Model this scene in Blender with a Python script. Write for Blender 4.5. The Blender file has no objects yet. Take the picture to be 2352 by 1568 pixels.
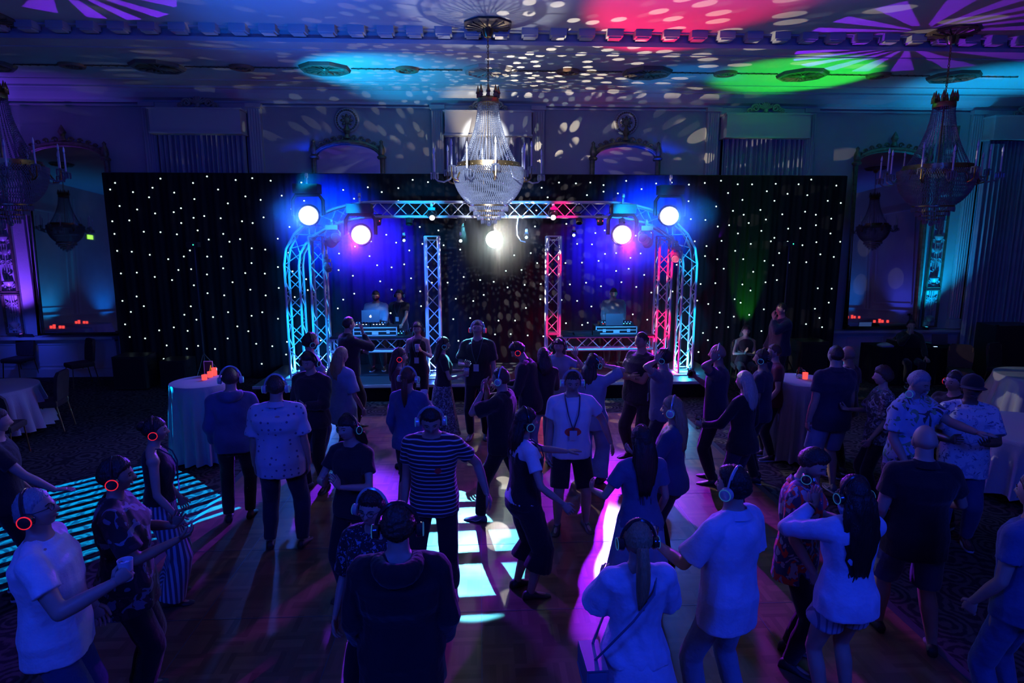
import bpy, bmesh, math, random
import numpy as np
from mathutils import Vector, Matrix, Euler, Quaternion
sc = bpy.context.scene
col = sc.collection
R = math.radians
PI = math.pi
rnd = random.Random(7)

# ------------------------------------------------------------------ camera
F_PX = 1450.0
PITCH, YAW, CAM_H = R(9.97), R(2.9), 3.15
cd = bpy.data.cameras.new('camera')
cam = bpy.data.objects.new('camera', cd)
col.objects.link(cam)
cd.sensor_width = 36.0
cd.lens = F_PX / 2352 * 36.0
cd.clip_end = 120
cam.location = (0, 0, CAM_H)
cam.rotation_euler = (PI / 2 - PITCH, 0, -YAW)
sc.camera = cam

# ------------------------------------------------------------------ world and view
w = bpy.data.worlds.new('world')
sc.world = w
w.use_nodes = True
w.node_tree.nodes['Background'].inputs[0].default_value = (0.02, 0.06, 0.5, 1)
w.node_tree.nodes['Background'].inputs[1].default_value = 0.012
sc.view_settings.view_transform = 'Standard'
sc.view_settings.look = 'None'
sc.view_settings.gamma = 1
sc.view_settings.exposure = -0.42
try:
    sc.view_settings.use_curve_mapping = False
except Exception:
    pass
sc.cycles.max_bounces = 5
sc.cycles.diffuse_bounces = 2
sc.cycles.glossy_bounces = 3
sc.cycles.transmission_bounces = 4
sc.cycles.volume_bounces = 0
sc.cycles.transparent_max_bounces = 6
sc.cycles.sample_clamp_indirect = 2.0
sc.cycles.caustics_reflective = False
sc.cycles.caustics_refractive = False


def ray(px, py):
    u = (px - 1176) / F_PX
    v = (784 - py) / F_PX
    f = math.cos(PITCH) + v * math.sin(PITCH)
    z = -math.sin(PITCH) + v * math.cos(PITCH)
    return (u * math.cos(YAW) + f * math.sin(YAW), -u * math.sin(YAW) + f * math.cos(YAW), z)


def at_y(px, py, Y):
    r = ray(px, py)
    t = Y / r[1]
    return Vector((r[0] * t, Y, CAM_H + r[2] * t))


def at_z(px, py, Z):
    r = ray(px, py)
    t = (Z - CAM_H) / r[2]
    return Vector((r[0] * t, r[1] * t, Z))


# ------------------------------------------------------------------ lights
def nd(t, kind, **kw):
    n = t.nodes.new(kind)
    for k, v in kw.items():
        setattr(n, k, v)
    return n


def mth(t, op, a, b=None, c=None):
    n = t.nodes.new('ShaderNodeMath')
    n.operation = op
    for i, x in enumerate((a, b, c)):
        if x is None:
            continue
        if isinstance(x, (int, float)):
            n.inputs[i].default_value = x
        else:
            t.links.new(x, n.inputs[i])
    return n.outputs[0]


def gobo_uv(t):
    tc = nd(t, 'ShaderNodeTexCoord')
    s = nd(t, 'ShaderNodeSeparateXYZ')
    t.links.new(tc.outputs['Normal'], s.inputs[0])
    return mth(t, 'DIVIDE', s.outputs[0], s.outputs[2]), mth(t, 'DIVIDE', s.outputs[1], s.outputs[2]), s.outputs


def light(name, kind, loc, target, color, watts, deg=40, blend=0.3, size=0.03, gobo=None, xaxis=None):
    d = bpy.data.lights.new(name, kind)
    d.color = color
    d.energy = watts
    if kind == 'SPOT':
        d.spot_size = R(deg)
        d.spot_blend = blend
        d.shadow_soft_size = size
    elif kind == 'POINT':
        d.shadow_soft_size = size
    elif kind == 'AREA':
        d.size = size
    o = bpy.data.objects.new(name, d)
    col.objects.link(o)
    o.location = loc
    if target is not None:
        q = (Vector(target) - Vector(loc)).to_track_quat('-Z', 'Y')
        M = q.to_matrix()
        if xaxis is not None:
            z = M.col[2]
            xa = Vector(xaxis)
            xa = (xa - z * xa.dot(z)).normalized()
            M = Matrix((xa, z.cross(xa), z)).transposed()
        o.rotation_euler = M.to_euler()
    if gobo:
        d.use_nodes = True
        t = d.node_tree
        t.links.new(gobo(t), t.nodes['Emission'].inputs['Strength'])
    return o


def gobo_fan(n, inner, outer):
    """star of wedge shaped rays with a dark centre"""
    def f(t):
        u, v, _ = gobo_uv(t)
        rr = mth(t, 'SQRT', mth(t, 'ADD', mth(t, 'MULTIPLY', u, u), mth(t, 'MULTIPLY', v, v)))
        a = mth(t, 'ARCTAN2', v, u)
        wob = mth(t, 'MULTIPLY', mth(t, 'SINE', mth(t, 'MULTIPLY', a, 3.0)), 0.8)
        s = mth(t, 'SINE', mth(t, 'ADD', mth(t, 'MULTIPLY', a, float(n)), wob))
        m = mth(t, 'GREATER_THAN', s, 0.05)
        ring = mth(t, 'ADD', inner, mth(t, 'MULTIPLY', mth(t, 'SINE', mth(t, 'MULTIPLY', a, float(n) * .37)), inner * .5))
        m = mth(t, 'MULTIPLY', m, mth(t, 'GREATER_THAN', rr, ring))
        return mth(t, 'MULTIPLY', m, mth(t, 'LESS_THAN', rr, outer))
    return f


def gobo_bars(freq, duty, wobble=0.0, hu=9.0, hv=9.0):
    def f(t):
        u, v, o = gobo_uv(t)
        nz = nd(t, 'ShaderNodeTexNoise')
        nz.inputs['Scale'].default_value = 9
        tc = nd(t, 'ShaderNodeTexCoord')
        t.links.new(tc.outputs['Normal'], nz.inputs['Vector'])
        vv = mth(t, 'ADD', v, mth(t, 'MULTIPLY', mth(t, 'SUBTRACT', nz.outputs[0], .5), wobble))
        s = mth(t, 'SINE', mth(t, 'MULTIPLY', vv, freq))
        m = mth(t, 'GREATER_THAN', s, duty)
        m = mth(t, 'MULTIPLY', m, mth(t, 'LESS_THAN', mth(t, 'ABSOLUTE', u), hu))
        return mth(t, 'MULTIPLY', m, mth(t, 'LESS_THAN', mth(t, 'ABSOLUTE', v), hv))
    return f


def gobo_dots(K, radius, keep, left=.25):
    """round dots in latitude rows, as the facets of a mirror ball throw them; dimmer towards -x"""
    def f(t):
        tc = nd(t, 'ShaderNodeTexCoord')
        s = nd(t, 'ShaderNodeSeparateXYZ')
        t.links.new(tc.outputs['Normal'], s.inputs[0])
        x, y, z = s.outputs
        b = mth(t, 'MULTIPLY', mth(t, 'ARCSINE', z), K)
        i = mth(t, 'FLOOR', b)
        fb = mth(t, 'SUBTRACT', mth(t, 'SUBTRACT', b, i), .5)
        cl = mth(t, 'COSINE', mth(t, 'DIVIDE', mth(t, 'ADD', i, .5), K))
        a = mth(t, 'ADD', mth(t, 'MULTIPLY', mth(t, 'MULTIPLY', mth(t, 'ARCTAN2', y, x), K), cl), mth(t, 'MULTIPLY', i, 2.71))
        j = mth(t, 'FLOOR', a)
        fa = mth(t, 'SUBTRACT', mth(t, 'SUBTRACT', a, j), .5)
        cm = nd(t, 'ShaderNodeCombineXYZ')
        t.links.new(i, cm.inputs[0])
        t.links.new(j, cm.inputs[1])
        wn = nd(t, 'ShaderNodeTexWhiteNoise')
        wn.noise_dimensions = '3D'
        t.links.new(cm.outputs[0], wn.inputs['Vector'])
        sc_ = nd(t, 'ShaderNodeSeparateColor')
        t.links.new(wn.outputs['Color'], sc_.inputs[0])
        dx = mth(t, 'SUBTRACT', fa, mth(t, 'MULTIPLY', mth(t, 'SUBTRACT', sc_.outputs[0], .5), .45))
        dy = mth(t, 'SUBTRACT', fb, mth(t, 'MULTIPLY', mth(t, 'SUBTRACT', sc_.outputs[1], .5), .45))
        d2 = mth(t, 'ADD', mth(t, 'MULTIPLY', dx, dx), mth(t, 'MULTIPLY', dy, dy))
        m = mth(t, 'MULTIPLY', mth(t, 'LESS_THAN', d2, radius * radius), mth(t, 'LESS_THAN', sc_.outputs[2], keep))
        br = nd(t, 'ShaderNodeMapRange')
        t.links.new(x, br.inputs[0])
        br.inputs[1].default_value = -.15
        br.inputs[2].default_value = .05
        br.inputs[3].default_value = left
        br.inputs[4].default_value = 1.0
        return mth(t, 'MULTIPLY', m, br.outputs[0])
    return f


BLUE = (.004, .045, 1.0)
CYAN = (.02, .45, 1.0)
TEAL = (.03, .8, 1.0)
PURP = (.32, .02, 1.0)
MAG = (1.0, .01, .12)
RED = (1.0, .0, .12)
GREEN = (.02, 1.0, .05)
WARM = (1.0, .86, .66)

BALL = Vector((0.28, 12.2, 2.98))
# blue fill lamps added behind the camera to light the crowd
light('front_blue_fill', 'AREA', (-3.1, -.3, 4.7), (-1, 5, 1), BLUE, 200, size=1.2)
light('front_blue_fill', 'AREA', (3.7, -.3, 4.7), (1.5, 5, 1), BLUE, 225, size=1.2)
# purple and blue wash from the truss towards the dancers
light('truss_purple_wash', 'SPOT', (2.71, 11.5, 3.0), (1.1, 5.2, 0), (.30, .008, 1.0), 4400, 42, .35, .05)
light('truss_purple_wash', 'SPOT', (-2.21, 11.5, 3.0), (-1.6, 4.6, 0), (.16, .01, 1), 3000, 40, .4, .05)
light('truss_key', 'SPOT', (2.45, 11.45, 3.1), at_z(1385, 1240, 0), (.62, .42, 1.0), 5200, 9, .6, .03)
light('truss_teal_gobo', 'SPOT', (-.3, 11.7, 3.3), (-.12, 6.45, 0), (.14, .76, 1.0), 7500, 14.5, .05, .01, gobo_bars(125, -.5))
light('carpet_stripe_gobo', 'SPOT', (-5.2, 9.6, 5.7), (-4.38, 7.12, 0), (.0, .42, 1.0), 34000, 36, .05, .006, gobo_bars(215, -.05, .012, .17, .18), xaxis=(.72, .69, 0))  # hung in mid-air with no fixture, to shape the stripe patch
# spots added behind the corner lamps to imitate their halo on the drape
for p in ((-3.14, 3.38), (3.59, 3.39)):
    light('corner_halo_spot', 'SPOT', (p[0], 12.7, p[1] - .05), (p[0], 13.6, p[1] - .1), (.0, .022, 1), 13000, 112, 1, .1)
for p in ((-2.21, 3.06), (2.71, 3.06)):
    light('violet_lamp_halo', 'SPOT', (p[0], 12.7, p[1]), (p[0], 13.6, p[1] - .25), (.02, .008, 1), 5200, 112, 1, .1)  # same kind of added halo, for the violet lamps
GLOW = ((-3.14, 11.60, 3.40, (.03, .13, 1), 480), (3.59, 11.60, 3.40, (.03, .13, 1), 480), (-2.2, 11.60, 3.07, (.30, .05, 1), 400), (2.7, 11.60, 3.07, (.30, .05, 1), 400), (.28, 11.95, 2.98, (.75, 1, .95), 100))
for x_, y_, z_, c_, p_ in GLOW:
    light('lens_glow', 'SPOT', (x_, y_, z_), (x_ * .8, y_ - 5, z_ - 1.6), c_, p_, 150, .6, .05)  # added at each lens and the ball to light the bloom there
# ceiling colours
light('ceiling_cyan', 'SPOT', (-3.2, 11.6, 3.8), at_z(860, 165, 6.0), (.0, .42, 1.0), 900, 66, .8, .05)
light('ceiling_blue', 'SPOT', (-3.0, 8.4, 3.4), at_z(720, 20, 6.2), (.0, .11, 1.0), 420, 90, .9, .05)
light('ceiling_red', 'SPOT', (1.9, 11.2, 3.4), at_z(1560, 20, 6.2), RED, 800, 50, .6, .05)
light('ceiling_green', 'SPOT', (6.9, 12.3, 2.4), at_z(1835, 175, 6.0), GREEN, 850, 46, .45, .05, None)
light('ceiling_cyan_right', 'SPOT', (3.2, 11.6, 3.4), at_z(1560, 180, 6.0), (.0, .30, 1.0), 170, 50, .7, .05)
light('ceiling_fan_gobo', 'SPOT', (4.3, 11.4, 3.0), at_z(2120, 72, 6.2), (.20, .01, 1), 850, 52, .1, .01, gobo_fan(17, .06, .42))
light('ceiling_fan_gobo', 'SPOT', (-4.2, 11.4, 3.0), at_z(110, -45, 6.2), (.18, .01, 1), 850, 40, .1, .01, gobo_fan(13, .10, .34))
light('centre_white', 'SPOT', (0.28, 11.8, 3.3), (0.16, 8.9, 6.2), (.75, .78, 1.0), 60, 40, .7, .05)
light('cornice_white', 'SPOT', (0.1, 12.3, 3.8), (-.1, 13.9, 5.75), (1, .85, .62), 220, 34, .9, .06)
light('chandelier_white', 'SPOT', (0.28, 11.1, .5), (0.15, 10.15, 4.1), (.72, .8, 1.0), 600, 25, .5, .04)
light('chandelier_front', 'SPOT', (0.2, 2.2, 3.5), (0.15, 10.15, 4.55), (.8, .86, 1.0), 15000, 5.2, .35, .03)
light('chandelier_side', 'SPOT', (-1.25, 12.9, 2.6), (0.15, 10.15, 3.8), (.66, .76, 1.0), 3200, 22, .6, .03)
light('chandelier_side', 'SPOT', (1.7, 12.9, 2.6), (0.15, 10.15, 3.8), (.66, .76, 1.0), 3200, 22, .6, .03)
for z_, p_ in ((4.75, 9), (3.9, 14)):
    light('chandelier_fill', 'POINT', (0.15, 10.15, z_), None, (.72, .80, 1.0), p_, size=.08)  # points added inside the beads to whiten them; the bulbs are unlit
light('chandelier_front', 'SPOT', (-.7, 1.2, 4.7), (0.15, 10.15, 3.85), (.66, .76, 1.0), 16000, 8.5, .5, .03)
# mirror ball reflections
light('mirror_ball_dots', 'POINT', BALL + Vector((0, -.36, .06)), None, (1, .9, .78), 1000, size=.01, gobo=gobo_dots(11, .25, .66, .10))
light('mirror_ball_dots', 'POINT', BALL + Vector((0, .32, -.16)), None, (.75, .9, .9), 150, size=.006, gobo=gobo_dots(15, .24, .8, 1.0))
# uplights on the far wall
light('wall_uplight', 'SPOT', (-9.8, 13.45, 1.0), (-9.95, 14.05, 3.6), (.14, .04, 1.0), 480, 76, .8, .05)
light('wall_uplight', 'SPOT', (10.25, 13.45, 1.0), (10.25, 14.05, 3.6), (.0, .34, 1.0), 420, 76, .8, .05)
light('soffit_uplight', 'SPOT', (-10.4, 12.3, 1.2), (-10.6, 12.6, 6.0), (.10, .04, 1.0), 1500, 46, 1, .05)
light('soffit_uplight', 'SPOT', (9.4, 12.3, 1.2), (10.0, 12.5, 6.0), (.0, .40, 1.0), 1500, 44, 1, .05)
light('drape_green_uplight', 'SPOT', (5.85, 13.2, .6), (5.85, 13.6, 1.9), (.05, 1, .02), 420, 34, .8, .03)
light('wainscot_blue', 'SPOT', (-9.6, 13.0, 1.6), (-9.7, 14.1, .55), (.02, .05, 1), 60, 70, 1, .05)
for x_, y_, c_ in ((-16.2, 2.2, (.0, .30, 1)), (-16.2, -1.6, (.0, .16, 1)), (16.6, 2.6, (.04, .06, 1)), (16.6, -1.0, (.0, .16, 1))):
    light('side_wall_fill', 'SPOT', (x_, y_, .3), (x_ * 1.04, y_, 3.4), c_, 240, 100, .9, .05)  # unseen lamps added so the mirrors show lit side walls
# tower uplights (blue and red)
for x, c, wt in ((-3.53, (.02, .32, 1), 55), (-3.04, (.04, .22, 1), 45), (-.9, (.05, .16, 1), 38), (1.4, RED, 34), (3.55, RED, 60), (4.07, (.02, .5, 1), 60)):
    light('tower_uplight', 'POINT', (x + .02, 12.2, .52), None, c, wt * 1.6, size=.05)
for x, c, wt in ((-3.35, (.0, .30, 1), 1000), (-.9, (.02, .14, 1), 900), (1.41, (1, .0, .08), 480), (3.5, (1, .0, .08), 900), (4.25, (.0, .45, 1), 800)):
    for zt in (1.3, 2.5):
        light('tower_front_fill', 'SPOT', (x * .95 + .05, 10.3, zt + .3), (x, 12.2, zt), c, wt * .7, {-3.35: 32, -.9: 28, 1.41: 17, 3.5: 22, 4.25: 24}[x], .5, .04)  # coloured fill added in mid-air to brighten the towers
for x, c in ((-2.6, (.0, .22, 1)), (-1.1, (.0, .42, 1)), (.9, (.03, .30, 1)), (1.55, (1, .0, .14)), (2.9, (.0, .36, 1)), (-3.3, (.0, .20, 1)), (4.0, (.0, .28, 1))):
    light('top_truss_fill', 'SPOT', (x, 10.3, 3.5), (x, 12.2, 3.42), c, 560, 34 if c[0] < .5 else 20, .6, .04)  # more added fill, brightening the top truss from no fixture
light('booth_wash', 'SPOT', (-2, 11.3, 2.2), (-2, 12.1, 1.0), (.04, .30, 1), 300, 80, .7, .04)
light('booth_wash', 'SPOT', (2.4, 11.3, 2.2), (2.4, 12.1, 1.0), (.04, .40, 1), 260, 80, .7, .04)


# ------------------------------------------------------------------ object helpers
def tag(o, label=None, cat=None, group=None, kind=None):
    if label:
        o['label'] = label
    if cat:
        o['category'] = cat
    if group:
        o['group'] = group
    if kind:
        o['kind'] = kind
    return o


def empty(name, loc, rz=0, label=None, cat=None, group=None):
    o = bpy.data.objects.new(name, None)
    col.objects.link(o)
    o.location = loc
    o.rotation_euler = (0, 0, rz)
    o.empty_display_size = .1
    tag(o, label, cat, group)
    return o


def copy_tree(o, parent=None):
    c = o.copy()
    col.objects.link(c)
    if parent is not None:
        c.parent = parent
    for ch in [x for x in o.children]:
        copy_tree(ch, c)
    return c


def frame(d, hint=None):
    d = Vector(d).normalized()
    h = Vector(hint) if hint is not None else (Vector((0, 0, 1)) if abs(d.z) < .9 else Vector((0, 1, 0)))
    a = d.cross(h)
    if a.length < 1e-6:
        a = d.cross(Vector((1, 0, 0)))
    a.normalize()
    b = a.cross(d).normalized()
    return a, b


class MB:
    def __init__(s):
        s.v = []
        s.f = []
        s.m = []
        s.mi = 0

    def add(s, vs, fs):
        n = len(s.v)
        s.v.extend([tuple(x) for x in vs])
        s.f.extend([tuple(i + n for i in f) for f in fs])
        s.m.extend([s.mi] * len(fs))
        return s

    def box(s, c, size, M=None, taper=1.0):
        x, y, z = [k / 2 for k in size]
        vs = []
        for sz in (-1, 1):
            t = taper if sz > 0 else 1.0
            for sx, sy in ((-1, -1), (1, -1), (1, 1), (-1, 1)):
                vs.append(Vector((sx * x * t, sy * y * t, sz * z)))
        if M is not None:
            vs = [M @ q for q in vs]
        vs = [q + Vector(c) for q in vs]
        return s.add(vs, [(3, 2, 1, 0), (4, 5, 6, 7), (0, 1, 5, 4), (1, 2, 6, 5), (2, 3, 7, 6), (3, 0, 4, 7)])

    def bar(s, a, b, w_, t_, hint=None):
        a = Vector(a)
        b = Vector(b)
        p, q = frame(b - a, hint)
        vs = []
        for c in (a, b):
            for i, j in ((-1, -1), (1, -1), (1, 1), (-1, 1)):
                vs.append(c + p * (i * w_ / 2) + q * (j * t_ / 2))
        return s.add(vs, [(3, 2, 1, 0), (4, 5, 6, 7), (0, 1, 5, 4), (1, 2, 6, 5), (2, 3, 7, 6), (3, 0, 4, 7)])

    def tube(s, pts, r, n=8, cap=True, closed=False, hint=None, flat=1.0):
        pts = [Vector(p) for p in pts]
        k = len(pts)
        rs = r if isinstance(r, (list, tuple)) else [r] * k
        vs = []
        pa = None
        for i, p in enumerate(pts):
            if closed:
                d = pts[(i + 1) % k] - pts[i - 1]
            else:
                d = pts[min(i + 1, k - 1)] - pts[max(i - 1, 0)]
            d.normalize()
            if pa is None:
                a, b = frame(d, hint)
            else:
                a = pa - d * pa.dot(d)
                if a.length < 1e-6:
                    a, b = frame(d)
                a.normalize()
                b = a.cross(d).normalized() * (1)
            pa = a
            for j in range(n):
                t = 2 * PI * j / n
                vs.append(p + a * math.cos(t) * rs[i] + b * math.sin(t) * rs[i] * flat)
        fs = []
        for i in range(k if closed else k - 1):
            i2 = (i + 1) % k
            for j in range(n):
                j2 = (j + 1) % n
                fs.append((i * n + j, i * n + j2, i2 * n + j2, i2 * n + j))
        if cap and not closed:
            fs.append(tuple(range(n))[::-1])
            fs.append(tuple(range((k - 1) * n, k * n)))
        return s.add(vs, fs)

    def lathe(s, prof, c=(0, 0, 0), n=24, M=None, a0=0, a1=2 * PI):
        full = abs(a1 - a0 - 2 * PI) < 1e-6
        m = n if full else n + 1
        vs = []
        for r, z in prof:
            for j in range(m):
                t = a0 + (a1 - a0) * j / n
                q = Vector((r * math.cos(t), r * math.sin(t), z))
                if M is not None:
                    q = M @ q
                vs.append(q + Vector(c))
        fs = []
        for i in range(len(prof) - 1):
            for j in range(n):
                j2 = (j + 1) % m
                fs.append((i * m + j, i * m + j2, (i + 1) * m + j2, (i + 1) * m + j))
        return s.add(vs, fs)

    def ell(s, c, r, n=12, m=8, M=None):
        r = r if isinstance(r, (list, tuple)) else (r, r, r)
        vs = []
        for i in range(m + 1):
            p = PI * i / m
            for j in range(n):
                t = 2 * PI * j / n
                q = Vector((r[0] * math.sin(p) * math.cos(t), r[1] * math.sin(p) * math.sin(t), r[2] * math.cos(p)))
                if M is not None:
                    q = M @ q
                vs.append(q + Vector(c))
        fs = []
        for i in range(m):
            for j in range(n):
                j2 = (j + 1) % n
                fs.append(((i + 1) * n + j, (i + 1) * n + j2, i * n + j2, i * n + j))
        return s.add(vs, fs)

    def loft(s, rings, cap=True, closed=True):
        n = len(rings[0])
        vs = [p for r_ in rings for p in r_]
        fs = []
        for i in range(len(rings) - 1):
            for j in range(n if closed else n - 1):
                j2 = (j + 1) % n
                fs.append((i * n + j, i * n + j2, (i + 1) * n + j2, (i + 1) * n + j))
        if cap:
            fs.append(tuple(range(n))[::-1])
            fs.append(tuple(range((len(rings) - 1) * n, len(rings) * n)))
        return s.add(vs, fs)

    def prism(s, poly, d, M=None, c=(0, 0, 0)):
        """poly in the local xz plane, pushed d along local y"""
        n = len(poly)
        vs = [Vector((x, 0, z)) for x, z in poly] + [Vector((x, d, z)) for x, z in poly]
        if M is not None:
            vs = [M @ q for q in vs]
        vs = [q + Vector(c) for q in vs]
        fs = [tuple(range(n)), tuple(range(n, 2 * n))[::-1]]
        for i in range(n):
            j = (i + 1) % n
            fs.append((i, i + n, j + n, j))
        return s.add(vs, fs)

    def mesh(s, name):
        me = bpy.data.meshes.new(name)
        me.from_pydata(s.v, [], s.f)
        return me

    def build(s, name, mat, parent=None, smooth=True, loc=None, label=None):
        me = s.mesh(name)
        mats = mat if isinstance(mat, (list, tuple)) else [mat]
        for m_ in mats:
            me.materials.append(m_)
        if len(mats) > 1:
            me.polygons.foreach_set('material_index', s.m)
        if smooth:
            me.polygons.foreach_set('use_smooth', [True] * len(me.polygons))
            if smooth != 'all':
                me.set_sharp_from_angle(angle=R(42))
        me.update()
        o = bpy.data.objects.new(name, me)
        col.objects.link(o)
        if parent is not None:
            o.parent = parent
        if loc is not None:
            o.location = loc
        if label:
            o['label'] = label
        return o


def struct(name, mb, mat, smooth=False):
    o = mb.build(name, mat, None, smooth)
    o['kind'] = 'structure'
    return o


# ------------------------------------------------------------------ materials
MATS = {}


def mat(name, c, rough=.6, metal=0.0, noise=0.0, nscale=8.0, bump=0.0, bscale=60.0, emit=None, es=0.0, coat=0.0, spec=.5, trans=0.0, ior=1.45, sheen=0.0):
    if name in MATS:
        return MATS[name]
    m = bpy.data.materials.new(name)
    m.use_nodes = True
    t = m.node_tree
    b = t.nodes['Principled BSDF']
    b.inputs['Base Color'].default_value = (*c, 1)
    b.inputs['Roughness'].default_value = rough
    b.inputs['Metallic'].default_value = metal
    b.inputs['Specular IOR Level'].default_value = spec
    b.inputs['Coat Weight'].default_value = coat
    b.inputs['Transmission Weight'].default_value = trans
    b.inputs['IOR'].default_value = ior
    b.inputs['Sheen Weight'].default_value = sheen
    if emit:
        b.inputs['Emission Color'].default_value = (*emit, 1)
        b.inputs['Emission Strength'].default_value = es
    if noise or bump:
        tc = nd(t, 'ShaderNodeTexCoord')
    if noise:
        n = nd(t, 'ShaderNodeTexNoise')
        n.inputs['Scale'].default_value = nscale
        n.inputs['Detail'].default_value = 3
        t.links.new(tc.outputs['Object'], n.inputs['Vector'])
        r = nd(t, 'ShaderNodeValToRGB')
        r.color_ramp.elements[0].position = .3
        r.color_ramp.elements[1].position = .7
        r.color_ramp.elements[0].color = (*[x * (1 - noise) for x in c], 1)
        r.color_ramp.elements[1].color = (*[min(1, x * (1 + noise)) for x in c], 1)
        t.links.new(n.outputs[0], r.inputs[0])
        t.links.new(r.outputs[0], b.inputs['Base Color'])
    if bump:
        n2 = nd(t, 'ShaderNodeTexNoise')
        n2.inputs['Scale'].default_value = bscale
        n2.inputs['Detail'].default_value = 2
        t.links.new(tc.outputs['Object'], n2.inputs['Vector'])
        bp = nd(t, 'ShaderNodeBump')
        bp.inputs['Strength'].default_value = bump
        bp.inputs['Distance'].default_value = .02
        t.links.new(n2.outputs[0], bp.inputs['Height'])
        t.links.new(bp.outputs[0], b.inputs['Normal'])
    MATS[name] = m
    return m


def emis(name, c, s):
    if name in MATS:
        return MATS[name]
    m = bpy.data.materials.new(name)
    m.use_nodes = True
    t = m.node_tree
    t.nodes.remove(t.nodes['Principled BSDF'])
    e = nd(t, 'ShaderNodeEmission')
    e.inputs[0].default_value = (*c, 1)
    e.inputs[1].default_value = s
    t.links.new(e.outputs[0], t.nodes['Material Output'].inputs[0])
    MATS[name] = m
    return m


M_WALL = mat('cream_plaster', (.50, .47, .40), .75, noise=.06, nscale=2, bump=.15, bscale=30)
M_TRIM = mat('painted_trim', (.56, .53, .46), .55)
M_CEIL = mat('ceiling_plaster', (.62, .60, .55), .8, noise=.04, nscale=1.5)
M_CURT = mat('curtain_satin', (.30, .30, .33), .5, sheen=.3, noise=.1, nscale=4)
M_GILT = mat('aged_gilt', (.20, .15, .09), .45, .4, noise=.3, nscale=14)
M_BLACK = mat('black_velvet', (.010, .010, .013), .9, spec=.1)
M_DRAPE = mat('star_cloth', (.011, .011, .014), .9, spec=.08)
M_ALU = mat('brushed_aluminium', (.78, .79, .81), .36, .35)
M_BPL = mat('black_plastic', (.018, .018, .020), .35)
M_BMET = mat('black_metal', (.03, .03, .035), .4, .6)
M_BRASS = mat('dark_brass', (.30, .20, .08), .3, .9)
M_CRYS = mat('cut_crystal', (.24, .26, .30), .10, .3, spec=1.0)
_t = M_CRYS.node_tree
_tr = nd(_t, 'ShaderNodeBsdfTranslucent')
_tr.inputs[0].default_value = (.6, .66, .78, 1)
_mx = nd(_t, 'ShaderNodeMixShader')
_mx.inputs[0].default_value = .4
_t.links.new(_t.nodes['Principled BSDF'].outputs[0], _mx.inputs[1])
_t.links.new(_tr.outputs[0], _mx.inputs[2])
_t.links.new(_mx.outputs[0], _t.nodes['Material Output'].inputs[0])
M_CANDLE = mat('candle_sleeve', (.75, .75, .72), .4)
M_LINEN = mat('white_linen', (.34, .36, .40), .8, bump=.2, bscale=90)
M_STAGE = mat('stage_deck', (.05, .055, .07), .35)
M_GLASS = mat('clear_glass', (.9, .95, .95), .03, trans=1.0, ior=1.3)
M_MIRROR = mat('silvered_glass', (.62, .66, .72), .02, 1.0)
# ------------------------------------------------------------------ the ballroom shell
XC = .2
X0, X1, YB, YW = -17.0, 17.4, -7.0, 14.1


def carpet_mat():
    m = mat('patterned_carpet', (.045, .045, .055), .95, bump=.4, bscale=220, spec=.1)
    t = m.node_tree
    b = t.nodes['Principled BSDF']
    tc = nd(t, 'ShaderNodeTexCoord')
    vo = nd(t, 'ShaderNodeTexVoronoi')
    vo.inputs['Scale'].default_value = 3.2
    nz = nd(t, 'ShaderNodeTexNoise')
    nz.inputs['Scale'].default_value = 14
    nz.inputs['Detail'].default_value = 4
    t.links.new(tc.outputs['Object'], vo.inputs['Vector'])
    t.links.new(tc.outputs['Object'], nz.inputs['Vector'])
    s = mth(t, 'SINE', mth(t, 'MULTIPLY', vo.outputs['Distance'], 34))
    v = mth(t, 'ADD', mth(t, 'MULTIPLY', s, .18), nz.outputs[0])
    r = nd(t, 'ShaderNodeValToRGB')
    r.color_ramp.elements[0].position = .42
    r.color_ramp.elements[1].position = .58
    r.color_ramp.elements[0].color = (.012, .012, .018, 1)
    r.color_ramp.elements[1].color = (.052, .05, .05, 1)
    t.links.new(v, r.inputs[0])
    t.links.new(r.outputs[0], b.inputs['Base Color'])
    return m


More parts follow.
